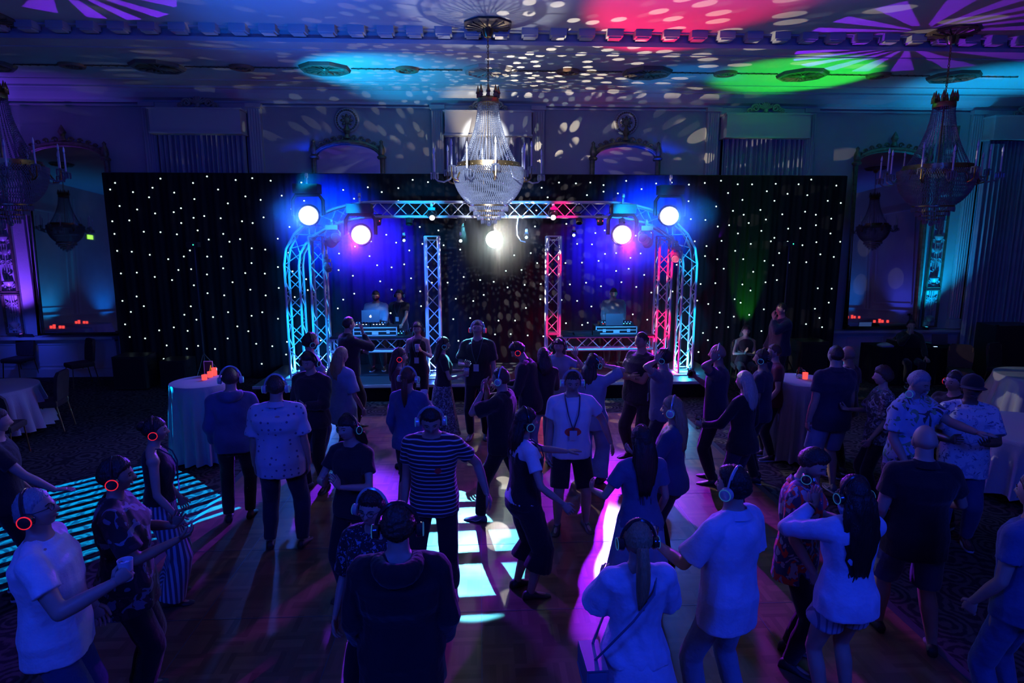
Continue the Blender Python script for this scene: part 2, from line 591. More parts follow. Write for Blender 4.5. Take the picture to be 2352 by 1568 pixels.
def parquet_mat():
    m = mat('parquet_panels', (.2, .1, .05), .38, spec=.35)
    t = m.node_tree
    b = t.nodes['Principled BSDF']
    tc = nd(t, 'ShaderNodeTexCoord')
    s = nd(t, 'ShaderNodeSeparateXYZ')
    t.links.new(tc.outputs['Object'], s.inputs[0])
    # blocks 0.23 m with alternating direction, five strips in each
    bx = mth(t, 'DIVIDE', s.outputs[0], .23)
    by = mth(t, 'DIVIDE', s.outputs[1], .23)
    par = mth(t, 'MODULO', mth(t, 'ADD', mth(t, 'ADD', mth(t, 'FLOOR', bx), mth(t, 'FLOOR', by)), 400), 2)
    sx = mth(t, 'FLOOR', mth(t, 'MULTIPLY', bx, 5))
    sy = mth(t, 'FLOOR', mth(t, 'MULTIPLY', by, 5))
    idx = mth(t, 'ADD', mth(t, 'MULTIPLY', sx, par), mth(t, 'MULTIPLY', sy, mth(t, 'SUBTRACT', 1, par)))
    cm = nd(t, 'ShaderNodeCombineXYZ')
    t.links.new(idx, cm.inputs[0])
    t.links.new(mth(t, 'FLOOR', bx), cm.inputs[1])
    t.links.new(mth(t, 'FLOOR', by), cm.inputs[2])
    wn = nd(t, 'ShaderNodeTexWhiteNoise')
    t.links.new(cm.outputs[0], wn.inputs['Vector'])
    r = nd(t, 'ShaderNodeValToRGB')
    r.color_ramp.elements[0].color = (.085, .042, .026, 1)
    r.color_ramp.elements[1].color = (.17, .09, .055, 1)
    t.links.new(wn.outputs['Value'], r.inputs[0])
    t.links.new(r.outputs[0], b.inputs['Base Color'])
    nz = nd(t, 'ShaderNodeTexNoise')
    nz.inputs['Scale'].default_value = 3
    t.links.new(tc.outputs['Object'], nz.inputs['Vector'])
    t.links.new(mth(t, 'ADD', .26, mth(t, 'MULTIPLY', nz.outputs[0], .25)), b.inputs['Roughness'])
    return m


M_CARPET = carpet_mat()
M_PARQ = parquet_mat()
M_SEAM = mat('aluminium_seam', (.10, .10, .12), .45, .6)

struct('floor', MB().box(((X0 + X1) / 2, (YB + YW) / 2, -.1), (X1 - X0, YW - YB, .2)), M_CARPET)
struct('ceiling', MB().box(((X0 + X1) / 2, (YB + 10.55) / 2, 6.35), (X1 - X0, 10.55 - YB, .3)), M_CEIL)
so = MB()
prof = [(10.55, 6.5), (10.55, 6.06), (10.50, 6.06), (10.50, 6.0), (10.9, 6.0), (10.9, 5.985), (11.0, 5.985), (11.0, 6.0), (13.05, 6.0), (13.05, 5.985), (13.15, 5.985),
        (13.15, 6.0), (13.62, 6.0), (13.62, 5.965), (13.72, 5.965), (13.76, 5.90), (13.86, 5.82), (13.98, 5.79), (14.0, 5.75), (14.1, 5.75), (14.1, 6.5)]
so.loft([[Vector((x, y, z)) for y, z in prof] for x in (X0, X1)])
struct('trim_1', so, M_CEIL)
struct('wall_front', MB().box(((X0 + X1) / 2, YW + .15, 3.2), (X1 - X0, .3, 6.4)), M_WALL)
struct('wall_left', MB().box((X0 - .15, (YB + YW) / 2, 3.2), (.3, YW - YB, 6.4)), M_WALL)
struct('wall_right', MB().box((X1 + .15, (YB + YW) / 2, 3.2), (.3, YW - YB, 6.4)), M_WALL)
struct('wall_back', MB().box(((X0 + X1) / 2, YB - .15, 3.2), (X1 - X0, .3, 6.4)), M_WALL)
# modillion blocks under the ceiling edge
md = MB()
x = X0 + .2
while x < X1:
    md.box((x, 10.40, 6.15), (.25, .20, .10))
    md.box((x, 10.41, 6.09), (.19, .17, .03))
    x += .44
md.box(((X0 + X1) / 2, 10.485, 6.19), (X1 - X0, .12, .03))
struct('trim_2', md, M_CEIL)
# ledge and wainscot
wd = MB()
for a, b in ((X0, -7.95), (8.0, X1)):
    c = (a + b) / 2
    wd.box((c, 14.04, .40), (b - a, .12, .80))
    wd.box((c, 13.98, .86), (b - a, .24, .06))
    wd.box((c, 14.02, .80), (b - a, .16, .05))
    wd.box((c, 14.0, .09), (b - a, .2, .18))
    x = a + .5
    while x < b - .9:
        for q in ((x, .25), (x, .72)):
            wd.box((x + .4, 13.975, q[1]), (.86, .02, .03))
        for q in (x - .02, x + .82):
            wd.box((q, 13.975, .485), (.03, .02, .47))
        x += 1.15
struct('trim_3', wd, M_TRIM)

# dance floor of parquet panels laid on the carpet
df = empty('dance_floor', (0, 0, 0), 0, 'portable parquet dance floor with metal seams laid over the carpet', 'dance floor')
MB().box((.16, 6.3, .012), (6.50, 8.4, .024)).build('parquet', M_PARQ, df, False)
sm = MB()
y = 10.5 - 1.14
while y > 2.2:
    sm.box((.16, y, .0245), (6.5, .008, .003))
    y -= 1.14
x = 3.41 - 1.14
while x > -3.0:
    sm.box((x, 6.3, .0245), (.008, 8.4, .003))
    x -= 1.14
sm.build('seam', M_SEAM, df, False)
ed = MB()
for xx, sgn in ((3.41, 1), (-3.09, -1)):
    ed.loft([[Vector((xx, yy, .026)), Vector((xx + sgn * .1, yy, .002)), Vector((xx, yy, 0))] for yy in (2.1, 10.5)])
ed.loft([[Vector((xx, 10.5, .026)), Vector((xx, 10.6, .002)), Vector((xx, 10.5, 0))] for xx in (-3.09, 3.41)])
ed.build('edge_ramp', M_SEAM, df, False)


# ------------------------------------------------------------------ pilasters, windows, mirrors on the far wall
def fluted(name, x, z0, z1, w_=.26, parent=None):
    m = MB()
    m.box((x, 14.05, (z0 + z1) / 2), (w_, .12, z1 - z0))
    n = 5
    for i in range(n):
        xx = x - w_ / 2 + w_ * (i + .5) / n
        m.tube([(xx, 13.985, z0 + .25), (xx, 13.985, z1 - .12)], .017, 6)
    m.box((x, 14.02, z1 - .05), (w_ + .06, .2, .08))
    m.box((x, 14.02, z0 + .12), (w_ + .05, .18, .22))
    return m


def scroll(m, c, r, turns, dirx, thick=.03, n=22, M=None):
    pts = []
    rs = []
    for i in range(n):
        t = i / (n - 1)
        a = turns * 2 * PI * t
        rr = r * (1 - .8 * t)
        pts.append(Vector(c) + Vector((dirx * rr * math.cos(a), 0, rr * math.sin(a))))
        rs.append(thick * (1 - .5 * t))
    m.tube(pts, rs, 6)


def crest(m, c, s=1.0):
    """shell between two scrolling acanthus leaves"""
    c = Vector(c)
    for k in range(9):
        a = R(20 + 17.5 * k)
        m.ell(c + Vector((math.cos(a) * .09, -.02, .05 + math.sin(a) * .10)) * s, (.022 * s, .03 * s, .075 * s), 8, 6, Matrix.Rotation(PI / 2 - a, 3, 'Y'))
    m.ell(c + Vector((0, -.03, .03)) * s, (.05 * s, .04 * s, .05 * s), 10, 6)
    for d in (-1, 1):
        scroll(m, c + Vector((d * .23, -.02, .08)) * s, .09 * s, 1.4, d, .026 * s)
        scroll(m, c + Vector((d * .38, -.02, .02)) * s, .06 * s, 1.3, -d, .02 * s)
        m.tube([c + Vector((d * .06, -.02, -.02)) * s, c + Vector((d * .2, -.03, -.05)) * s, c + Vector((d * .42, -.02, -.05)) * s, c + Vector((d * .50, -.01, 0)) * s],
               [.03 * s, .035 * s, .025 * s, .008 * s], 6)
        for k in range(3):
            m.ell(c + Vector((d * (.14 + .08 * k), -.02, .14 - .035 * k)) * s, (.02 * s, .02 * s, .06 * s), 6, 5, Matrix.Rotation(d * R(30 + 18 * k), 3, 'Y'))


def curtain_mesh(x0, x1, z0, z1, y, amp, per, seed):
    r = random.Random(seed)
    ph = [r.random() * 6 for _ in range(4)]
    m = MB()
    n = int((x1 - x0) / per * 10)
    nz = 9
    rings = []
    for k in range(nz + 1):
        z = z0 + (z1 - z0) * k / nz
        fl = 1 + .12 * (1 - k / nz)
        row = []
        for i in range(n + 1):
            x = x0 + (x1 - x0) * i / n
            s = x / per * 2 * PI
            a = math.sin(s + ph[0] + .7 * math.sin(s * .23 + ph[1])) + .35 * math.sin(2.3 * s + ph[2])
            row.append(Vector((x, y + amp * fl * a, z)))
        rings.append(row)
    m.loft(rings, cap=False, closed=False)
    back = [[p + Vector((0, .012, 0)) for p in r_] for r_ in rings]
    m.loft(back, cap=False, closed=False)
    return m


WIN_LABEL = {0: 'central', -1: 'left', 1: 'right', 2: 'far right', -2: 'far left'}
wn = 0
for k in (0, -1, 1, 2):
    xc = XC + 5.93 * k
    wn += 1
    wdw = empty('window_%d' % wn, (0, 0, 0))
    wdw['kind'] = 'structure'
    for d in (-1, 1):
        fluted('pilaster', xc + d * 1.07, .9 if abs(k) == 2 else .9, 5.75).build('pilaster', M_TRIM, wdw, True)
    fz = MB()
    fz.box((xc, 14.03, 5.66), (1.88, .12, .16))
    fz.box((xc, 13.98, 5.585), (1.88, .2, .03))
    fz.build('frieze', M_TRIM, wdw, False)
    pm = MB()
    dz = 0.0
    pm.box((xc, 13.86, 5.33), (1.80 if k != 2 else 1.9, .42, .46))
    pm.box((xc, 13.85, 5.57), (1.86 if k != 2 else 1.96, .46, .035))
    pm.box((xc, 13.85, 5.10), (1.84 if k != 2 else 1.94, .45, .03))
    pm.build('pelmet', M_TRIM, wdw, False)
    cr = MB()
    crest(cr, (xc, 13.86, 5.64), .95)
    cr.build('crest', mat('carved_plaster', (.42, .36, .26), .5), wdw)
    gl = MB().box((xc, 14.08, 3.0), (1.7, .04, 4.6))
    gl.build('pane', mat('night_glass', (.01, .012, .02), .05), wdw, False)
    hw = .885 if k != 2 else .95
    z0 = .03 if k == 2 else 3.4
    cu = curtain_mesh(xc - hw, xc + hw, z0, 5.12, 13.88, .045, .105, 5 + k)
    o = cu.build('curtain', M_CURT, None, 'all')
    tag(o, {0: 'pleated curtain in the central window bay behind the lit chandelier', -1: 'pleated curtain in the window bay left of the stage', 1: 'pleated curtain in the window bay under the green-lit crest',
            2: 'floor-length pleated curtain at the far right of the room'}[k], 'curtain')

# extra long curtain run at the right edge
o = curtain_mesh(10.98, 11.45, .03, 5.0, 13.72, .05, .13, 31).build('curtain', M_CURT, None, 'all')
tag(o, 'narrow gathered floor-length curtain just right of the blue-lit carved panel', 'curtain')


def wall_mirror(xc, label, z0=.98, ztop=4.55, w_=1.62):
    rt = empty('wall_mirror', (xc, 13.87 if z0 < 2 else 13.97, z0), 0, label, 'mirror')
    h = ztop - z0
    hw = w_ / 2

    def outline(e, n=14):
        pts = [(-hw - e, -e), (hw + e, -e), (hw + e, h)]
        rise = .34
        for i in range(1, n):
            t = i / n
            x = (hw + e) * math.cos(PI * t)
            pts.append((x, h + (rise + e) * math.sin(PI * t) ** .8))
        pts.append((-hw - e, h))
        return pts
    tilt = Matrix.Rotation(R(-2.6), 3, 'X')
    g = MB()
    po = outline(-.0)
    g.prism(po, .015, tilt)
    g.build('mirror_glass', M_MIRROR, rt, False)
    f = MB()
    path = [tilt @ Vector((x, -.02, z)) for x, z in outline(.03)]
    f.tube(path, .055, 8, closed=True)
    path = [tilt @ Vector((x, -.05, z)) for x, z in outline(.0)]
    f.tube(path, .02, 6, closed=True)
    f.build('frame', M_GILT, rt)
    for d in (-1, 1):
        u = MB()
        c = tilt @ Vector((d * (hw + .02), -.04, h + .02))
        u.lathe([(.0, 0), (.09, .01), (.10, .05), (.05, .09), (.07, .15), (.06, .24), (.03, .31), (.04, .36), (0, .40)], c, 10)
        u.build('finial', M_GILT, rt)
    s = MB()
    for d in (-1, 1):
        for i in range(5):
            t = .5 + d * (.06 + .075 * i)
            c = tilt @ Vector(((hw) * math.cos(PI * t), -.04, h + .40 * math.sin(PI * t) ** .8 + .05))
            scroll(s, c, .06 - .004 * i, 1.1, -d, .022)
    s.lathe([(0, 0), (.07, .02), (.04, .1), (.08, .18), (.03, .28), (0, .33)], tilt @ Vector((0, -.04, h + .42)), 10)
    s.build('scrollwork', M_GILT, rt)
    return rt


wall_mirror(-8.58, 'tall arched mirror in a dark carved frame on the left, reflecting an exit sign')
wall_mirror(9.15, 'tall arched mirror in a dark carved frame right of the star drape')
wall_mirror(XC - 2.97, 'arched mirror rising behind the drape left of the lit chandelier', 3.2, 4.62, 1.38)
wall_mirror(XC + 2.97, 'arched mirror rising behind the drape right of the lit chandelier', 3.2, 4.62, 1.38)

for xx, lb in ((XC - 2.97, 'round rosette plaque above the arched mirror left of the chandelier'), (XC + 2.97, 'round rosette plaque above the arched mirror right of the chandelier')):
    rt = empty('wall_plaque', (xx, 14.08, 5.43), 0, lb, 'plaque')
    Mx = Matrix.Rotation(PI / 2, 3, 'X')
    m = MB()
    m.lathe([(0, .02), (.15, .02), (.16, .05), (.24, .06), (.26, .03), (.26, 0)], (0, 0, 0), 36, Mx)
    m.build('disc', M_TRIM, rt)
    m = MB()
    for i in range(8):
        a = 2 * PI * i / 8
        m.ell((math.cos(a) * .09, -.05, math.sin(a) * .09), (.03, .02, .045), 8, 6, Matrix.Rotation(-a + PI / 2, 3, 'Y'))
    m.ell((0, -.05, 0), (.07, .02, .07), 10, 6)
    m.build('rosette', M_GILT, rt)
    m = MB()
    for i in range(28):
        a = 2 * PI * i / 28
        m.ell((math.cos(a) * .205, -.06, math.sin(a) * .205), .0235, 6, 4)
    m.build('bead_ring', M_GILT, rt)


# carved strips with uplights
def carved(m, x0, z0, z1, w_):
    """candelabra ornament running up a panel"""
    m.tube([(x0, .0, z0 - .05), (x0, .0, z1)], .016, 6)
    m.tube([(x0 - .05, .005, z0 - .05), (x0 - .05, .005, z1)], .012, 5)
    m.tube([(x0 + .05, .005, z0 - .05), (x0 + .05, .005, z1)], .012, 5)
    z = z0
    i = 0
    while z < z1 - .2:
        c = Vector((x0, 0, z))
        kind = i % 4
        if kind == 0:
            m.lathe([(0, 0), (.06, .01), (.03, .05), (.09, .12), (.10, .16), (.04, .2), (0, .22)], c, 10)
            for d in (-1, 1):
                scroll(m, c + Vector((d * .10, 0, .06)), .045, 1.2, d, .014)
        elif kind == 1:
            for k in range(5):
                a = R(30 + 30 * k)
                m.ell(c + Vector((math.cos(a) * .07, 0, .03 + math.sin(a) * .09)), (.018, .02, .05), 6, 5, Matrix.Rotation(PI / 2 - a, 3, 'Y'))
        elif kind == 2:
            for d in (-1, 1):
                scroll(m, c + Vector((d * .055, 0, .09)), .06, 1.3, d, .016)
                m.ell(c + Vector((d * .12, 0, .04)), .02, 6, 5)
                m.ell(c + Vector((d * .11, 0, .16)), .018, 6, 5)
        else:
            m.ell(c + Vector((0, 0, .09)), (.05, .03, .09), 8, 6)
            for d in (-1, 1):
                m.ell(c + Vector((d * .09, 0, .1)), (.025, .02, .06), 6, 5, Matrix.Rotation(d * R(35), 3, 'Y'))
        z += .235
        i += 1


for xx, lb, lb2 in ((-10.02, 'tall carved ornament panel on the left wall lit violet from below', 'small wall uplight throwing violet light at the left carved panel'),
                    (10.38, 'tall carved ornament panel on the right wall lit cyan from below', 'small wall uplight throwing cyan light at the right carved panel')):
    rt = empty('carved_panel', (xx, 13.98, .9), 0, lb, 'carved panel')
    m = MB()
    m.box((0, .055, 2.3), (.36, .06, 4.5))
    m.build('backing', M_TRIM, rt, False)
    m = MB()
    for z0, z1 in ((.06, .90), (.96, 4.5)):
        for d in (-1, 1):
            m.box((d * .165, -.01, (z0 + z1) / 2), (.03, .05, z1 - z0))
        m.box((0, -.01, z0), (.36, .05, .03))
        m.box((0, -.01, z1), (.36, .05, .03))
    m.build('border', M_GILT, rt, False)
    m = MB()
    carved(m, 0, .12, .90, .3)
    carved(m, 0, 1.02, 4.5, .3)
    m.build('relief', mat('relief_plaster', (.40, .36, .30), .35), rt)
    rt = empty('uplight', (xx + (.16 if xx < 0 else -.1), 13.90, .895), 0, lb2, 'light')
    MB().lathe([(0, .001), (.05, .001), (.05, .06), (.04, .07), (0, .055)], (0, 0, 0), 14).build('housing', M_BPL, rt)
    MB().lathe([(0, .062), (.034, .062), (.034, .066), (0, .068)], (0, 0, 0), 14).build('lens', emis('uplight_lens_%s' % ('violet' if xx < 0 else 'cyan'), (.35, .1, 1) if xx < 0 else (.05, .6, 1), 4), rt)

# flat pilaster slabs beside the tall mirrors
pl = MB()
for x0, x1 in ((-10.75, -9.72 + .12), (9.98 + .1, 10.85)):
    pl.box(((x0 + x1) / 2, 14.075, 3.3), (x1 - x0, .05, 4.8))
struct('trim_4', pl, M_WALL)
st = MB()
for a, b, z in ((X0, X1, 5.70),):
    st.box(((a + b) / 2, 14.07, z), (b - a, .06, .03))
struct('trim_5', st, M_TRIM)

# ------------------------------------------------------------------ ceiling medallions with a garland
ML = ['octagonal pierced ceiling medallion, %s' % s for s in (
    'fifth octagon left of the lit chandelier', 'half hidden at the top left edge', 'dark one above the window left of the stage', 'blue-lit one left of the chandelier', 'white-lit one behind the chandelier chain',
    'dark one right of the chandelier among the light dots', 'green-lit one', 'faint blue one behind the right chandelier chain', 'one at the right edge')]
gd = MB()
for k in range(-3, 5):
    xx = .18 + 2.9 * k
    big = True
    if k <= 3 and k >= -3:
        rt = empty('ceiling_medallion', (xx, 12.05, 5.995), 0, {
            -3: 'octagonal ceiling medallion cut by the left edge of the photo', -2: 'dark octagonal ceiling medallion at the upper left', -1: 'blue-lit octagonal ceiling medallion left of the chandelier', 0: 'white-lit octagonal ceiling medallion behind the chandelier chain',
            1: 'dark octagonal ceiling medallion just right of the chandelier', 2: 'green-lit octagonal ceiling medallion', 3: 'octagonal ceiling medallion behind the right chandelier chain'}[k], 'ceiling medallion', 'octagonal ceiling medallions')
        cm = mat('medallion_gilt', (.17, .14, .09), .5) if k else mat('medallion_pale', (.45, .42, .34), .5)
        m = MB()
        Mr = Matrix.Rotation(PI / 8, 3, 'Z')
        m.lathe([(0, -.02), (.36, -.02), (.38, -.06), (.44, -.05), (.46, 0)], (0, 0, 0), 8, Mr)
        m.build('plate', cm, rt, False)
        m = MB()
        for i in range(16):
            a = 2 * PI * i / 16 + PI / 16
            dx, dy = math.cos(a), math.sin(a)
            m.tube([(dx * .07, dy * .07, -.035), (dx * .36, dy * .36, -.035)], [.010, .02], 5)
            m.ell((math.cos(a + PI / 16) * .30, math.sin(a + PI / 16) * .30, -.03), (.03, .03, .018), 6, 4)
        m.ell((0, 0, -.03), (.08, .08, .04), 12, 6)
        m.build('tracery', M_GILT if k else cm, rt)
    xs = xx - 1.45
    if xs > X0 and k < 4:
        rt = empty('ceiling_rosette', (xs, 12.05, 5.995), 0, {
            -3: 'small round ceiling rosette out at the left edge', -2: 'dark small ceiling rosette at the far left', -1: 'dark small ceiling rosette between the two octagons at upper left', 0: 'teal-lit small ceiling rosette left of the chandelier',
            1: 'red-lit small ceiling rosette right of the chandelier', 2: 'small ceiling rosette left of the green-lit octagon', 3: 'dark small ceiling rosette right of the green-lit octagon'}[k], 'ceiling rosette', 'small round ceiling rosettes')
        if k == -3:
            bpy.data.objects.remove(rt)
        else:
            m = MB()
            m.lathe([(0, -.02), (.14, -.02), (.15, -.045), (.20, -.04), (.215, 0)], (0, 0, 0), 28)
            m.build('disc', mat('rosette_bronze', (.32, .17, .08), .5), rt)
            m = MB()
            for i in range(6):
                a = 2 * PI * i / 6
                m.ell((math.cos(a) * .07, math.sin(a) * .07, -.03), (.045, .022, .015), 8, 4, Matrix.Rotation(a, 3, 'Z'))
            m.build('petal', M_GILT, rt)
    for a, b in ((xx - 1.45 + .2, xx - .46), (xx + .46, xx + 1.45 - .2)):
        gd.tube([(a, 12.05, 5.985), (b, 12.05, 5.985)], .011, 5)
        t = a + .04
        i = 0
        while t < b:
            gd.ell((t, 12.05 + (.025 if i % 2 else -.025), 5.985), (.035, .010, .010), 5, 4, Matrix.Rotation(R(50 if i % 2 else -50), 3, 'Z'))
            t += .07
            i += 1
struct('trim_6', gd, M_GILT, True)

sw = MB()
for sx, xx in ((1, X0), (-1, X1)):
    for k in range(4):
        y = 12.2 - 3.4 * k
        for a, b in (((y - 1.2, 1.2), (y - 1.2, 5.0)), ((y + 1.2, 1.2), (y + 1.2, 5.0)), ((y - 1.2, 1.2), (y + 1.2, 1.2)), ((y - 1.2, 5.0), (y + 1.2, 5.0))):
            sw.bar((xx + sx * .02, a[0], a[1]), (xx + sx * .02, b[0], b[1]), .05, .05)
        for d in (-1.55, -1.75):
            sw.box((xx + sx * .05, y + d, 3.3), (.1, .14, 4.8))
    sw.box((xx + sx * .06, 3.5, .9), (.12, 20, .07))
struct('trim_7', sw, M_TRIM)
# ------------------------------------------------------------------ stage, star drape, trusses
stg = empty('stage', (XC + .05, 12.5, 0), 0, 'low black stage platform under the truss arch', 'stage')
MB().box((0, -.02, .285), (8.9, 1.9, .07)).build('deck', M_STAGE, stg, False)
MB().box((0, -.02, .125), (8.8, 1.84, .25)).build('skirt', M_BLACK, stg, False)
MB().box((0, -.975, .30), (8.9, .02, .05)).build('edge_trim', M_ALU, stg, False)

DY = 13.58
dr = empty('star_drape', (XC, DY, 0), 0, 'wide black starlight drape with tiny white LED points behind the stage', 'drape')
DX0, DX1 = -7.62 - XC, 7.90 - XC
cm = MB()
rows = []
NXD = 620


def drape_y(x, z):
    return .022 * math.sin(x * 2 * PI / .31 + .6 * math.sin(x * 1.3)) * (1.1 - z * .1) + .010 * math.sin(x * 2 * PI / .13)


for k in range(6):
    z = .02 + (4.30 - .02) * k / 5
    rows.append([Vector((DX0 + (DX1 - DX0) * i / NXD, drape_y(DX0 + (DX1 - DX0) * i / NXD, z), z)) for i in range(NXD + 1)])
cm.loft(rows, cap=False, closed=False)
cm.loft([[p + Vector((0, .01, 0)) for p in r_] for r_ in rows], cap=False, closed=False)
cm.build('cloth', M_DRAPE, dr, 'all')
pl = MB()
pl.tube([(DX0, .05, 4.29), (DX1, .05, 4.29)], .025, 8)
for xx in (DX0, DX0 / 2, 0, DX1 / 2, DX1):
    pl.tube([(xx, .09, 0), (xx, .09, 4.29)], .025, 8)
    pl.box((xx, .09, .01), (.4, .3, .02))
pl.build('support_frame', M_BMET, dr)
STARS = [(368,410),(475,405),(265,420),(252,435),(305,441),(350,431),(443,420),(399,442),(343,453),(446,457),(275,473),(316,481),(356,490),(415,478),(398,487),(443,500),(469,496),(257,508),(295,506),(415,512),(329,532),(368,533),(262,537),(405,538),(454,529),(478,550),(268,576),(301,578),(343,585),(386,595),(421,589),(436,575),(476,589),(409,620),(439,618),(276,628),(313,626),(354,636),(395,643),(445,655),(476,630),(477,673),(312,681),(280,691),(330,703),(301,716),(439,703),(422,723),(286,745),(398,752),(451,734),(364,759),(430,760),(297,774),(333,777),(383,793),(428,801),(455,794),(376,824),(434,837),(540,413),(579,409),(622,415),(692,419),(500,435),(564,451),(599,459),(646,449),(524,467),(670,480),(506,501),(556,508),(579,512),(605,499),(665,521),(512,537),(527,555),(550,549),(638,548),(578,570),(609,573),(508,589),(578,604),(512,616),(639,613),(563,627),(609,628),(699,461),(663,580),(672,623),(534,648),(575,665),(641,661),(515,678),(611,678),(489,728),(523,717),(578,725),(602,717),(638,732),(546,749),(569,761),(523,777),(589,789),(625,795),(494,801),(659,785),(657,814),(600,836),(575,855),(677,682),(1582,424),(1619,420),(1656,415),(1695,423),(1729,423),(1673,443),(1762,439),(1705,459),(1645,474),(1684,484),(1746,482),(1708,493),(1587,503),(1620,505),(1721,512),(1760,504),(1648,520),(1674,517),(1696,536),(1750,530),(1658,553),(1597,554),(1624,565),(1725,560),(1770,554),(1690,576),(1620,588),(1648,595),(1707,595),(1757,599),(1776,609),(1663,617),(1730,624),(1581,462),(1782,422),(1835,423),(1865,412),(1922,426),(1943,428),(1809,445),(1855,448),(1779,461),(1902,461),(1932,466),(1850,486),(1797,492),(1874,493),(1909,502),(1874,517),(1810,525),(1837,524),(1908,536),(1779,546),(1809,555),(1844,563),(1875,556),(1929,555),(1790,581),(1885,584),(1917,590),(1814,603),(1853,602),(1609,652),(1643,650),(1705,653),(1758,648),(1724,667),(1601,690),(1627,698),(1688,687),(1701,695),(1654,718),(1686,727),(1754,710),(1721,723),(1647,752),(1673,751),(1616,765),(1749,760),(1626,781),(1604,808),(1785,643),(1879,662),(1912,663),(1905,695),(1873,709),(1882,730),(1851,744),(1888,751),(1868,779),(1837,795),(948,413),(983,418),(845,430),(915,432),(788,436),(877,441),(813,456),(915,461),(848,472),(1284,419),(1323,421),(1356,419),(1386,425),(1439,415),(1508,421),(1543,419),(1244,431),(1386,440),(1419,444),(1474,434),(1348,448),(1541,445),(1258,453),(1232,483),(964,521),(1007,529),(857,498),(803,535),(887,539),(852,554),(815,566),(849,588),(779,582),(910,557),(940,575),(970,560),(866,609),(899,614),(928,607),(811,633),(778,620),(873,646),(944,639),(814,674),(899,665),(965,669),(788,688),(776,708),(967,703),(897,719),(1019,563),(1057,573),(1065,636),(1028,649),(1103,643),(1134,647),(1111,677),(1047,686),(1087,691),(1041,733),(1080,730),(1109,741),(1137,768),(1053,782),(703,641),(707,666),(736,782),(992,649),(983,613),(1301,514),(1389,529),(1368,535),(1461,541),(1497,534),(1326,560),(1360,561),(1415,581),(1390,583),(1472,582),(1448,592),(1299,604),(1337,603),(1375,599),(1444,617),(1415,622),(1479,631),(1346,649),(1428,648),(1309,653),(1380,657),(1462,659),(1290,689),(1326,691),(1359,704),(1497,672),(1544,669),(1454,722),(1487,734),(1300,742),(1337,746),(1162,622),(1198,620),(1166,660),(1205,654),(1242,652),(1241,687),(1208,707),(1183,736),(1145,736),(1173,767),(1212,770),(1248,772),(1219,581),(1181,586),(1234,604),(1229,520),(1555,608),(1517,780),(1350,741)]
LED = emis('star_led', (.72, 1.0, .92), 2.6)
led = MB().ell((0, 0, 0), (.0175, .011, .016), 8, 5)
led_me = led.mesh('star_led')
led_me.materials.append(LED)
rest = MB()
pts3 = []
for (px, py) in STARS:
    p = at_y(px, py, DY - .02)
    x, z = p.x - XC, p.z
    if not (DX0 + .05 < x < DX1 - .05 and .25 < z < 4.25):
        continue
    pts3.append((x, drape_y(x, z) - .012, z))
pts3.sort(key=lambda p: abs(p[0]))
for i, p in enumerate(pts3):
    if i < 100:
        o = bpy.data.objects.new('star_light', led_me)
        col.objects.link(o)
        o.parent = dr
        o.location = p
    else:
        rest.ell(p, (.0175, .011, .016), 8, 5)
o = rest.build('star_lights', LED, dr)
o['kind'] = 'stuff'


def truss(parent, path, bi, side=.29, pitch=.27, rc=.024, rb=.0095, mat_=None, name='chord'):
    """box truss along a planar path; bi is the constant axis across the plane"""
    mat_ = mat_ or M_ALU
    path = [Vector(p) for p in path]
    bi = Vector(bi).normalized()
    # resample
    L = [0]
    for a, b in zip(path, path[1:]):
        L.append(L[-1] + (b - a).length)
    n = max(2, round(L[-1] / pitch))
    pts = []
    for i in range(n + 1):
        s = L[-1] * i / n
        k = 0
        while k < len(L) - 2 and L[k + 1] < s:
            k += 1
        u = (s - L[k]) / (L[k + 1] - L[k])
        pts.append(path[k].lerp(path[k + 1], u))
    cor = []
    for i, p in enumerate(pts):
        d = (pts[min(i + 1, n)] - pts[max(i - 1, 0)]).normalized()
        nn = d.cross(bi).normalized()
        h = side / 2
        cor.append([p + nn * h + bi * h, p + nn * h - bi * h, p - nn * h - bi * h, p - nn * h + bi * h])
    for k in range(4):
        MB().tube([c[k] for c in cor], rc, 8).build(name, mat_, parent)
    lat = MB()
    for i in range(n):
        for k in range(4):
            k2 = (k + 1) % 4
            a, b = (cor[i][k], cor[i + 1][k2]) if i % 2 == 0 else (cor[i][k2], cor[i + 1][k])
            lat.tube([a, b], rb, 6)
    for i in (0, n):
        for k in range(4):
            lat.tube([cor[i][k], cor[i][(k + 1) % 4]], rb * 1.4, 6)
    d0 = (pts[1] - pts[0]).normalized() * .07
    d1 = (pts[-1] - pts[-2]).normalized() * -.07
    for i, d in ((0, d0), (n, d1)):
        for k in range(4):
            lat.tube([cor[i][k] + d, cor[i][(k + 1) % 4] + d], rb * 1.2, 6)
    lat.build('lattice', mat_, parent)
    return pts


SZ = .32
arch = empty('truss_arch', (.27, 12.25, SZ), 0, 'big silver lighting truss arch with rounded corners standing on the stage', 'truss')
hw, top, rx, rz = 3.80, 3.54 - SZ, 1.65, 1.0
pth = [(-hw, 0, .03)]
pth += [(-hw, 0, z) for z in np.linspace(.3, top - rz, 8)]
for i in range(1, 16):
    a = PI - (PI / 2) * i / 16
    pth.append((-(hw - rx) + rx * math.cos(a), 0, top - rz + rz * math.sin(a)))
pth += [(x, 0, top) for x in np.linspace(-(hw - rx), hw - rx, 14)]
for i in range(1, 16):
    a = PI / 2 - (PI / 2) * i / 16
    pth.append(((hw - rx) + rx * math.cos(a), 0, top - rz + rz * math.sin(a)))
pth += [(hw, 0, z) for z in np.linspace(top - rz, .03, 9)]
truss(arch, pth, (0, 1, 0), .27)
for d in (-1, 1):
    MB().box((d * hw, 0, .012), (.5, .5, .02)).build('base_plate', M_ALU, arch, False)

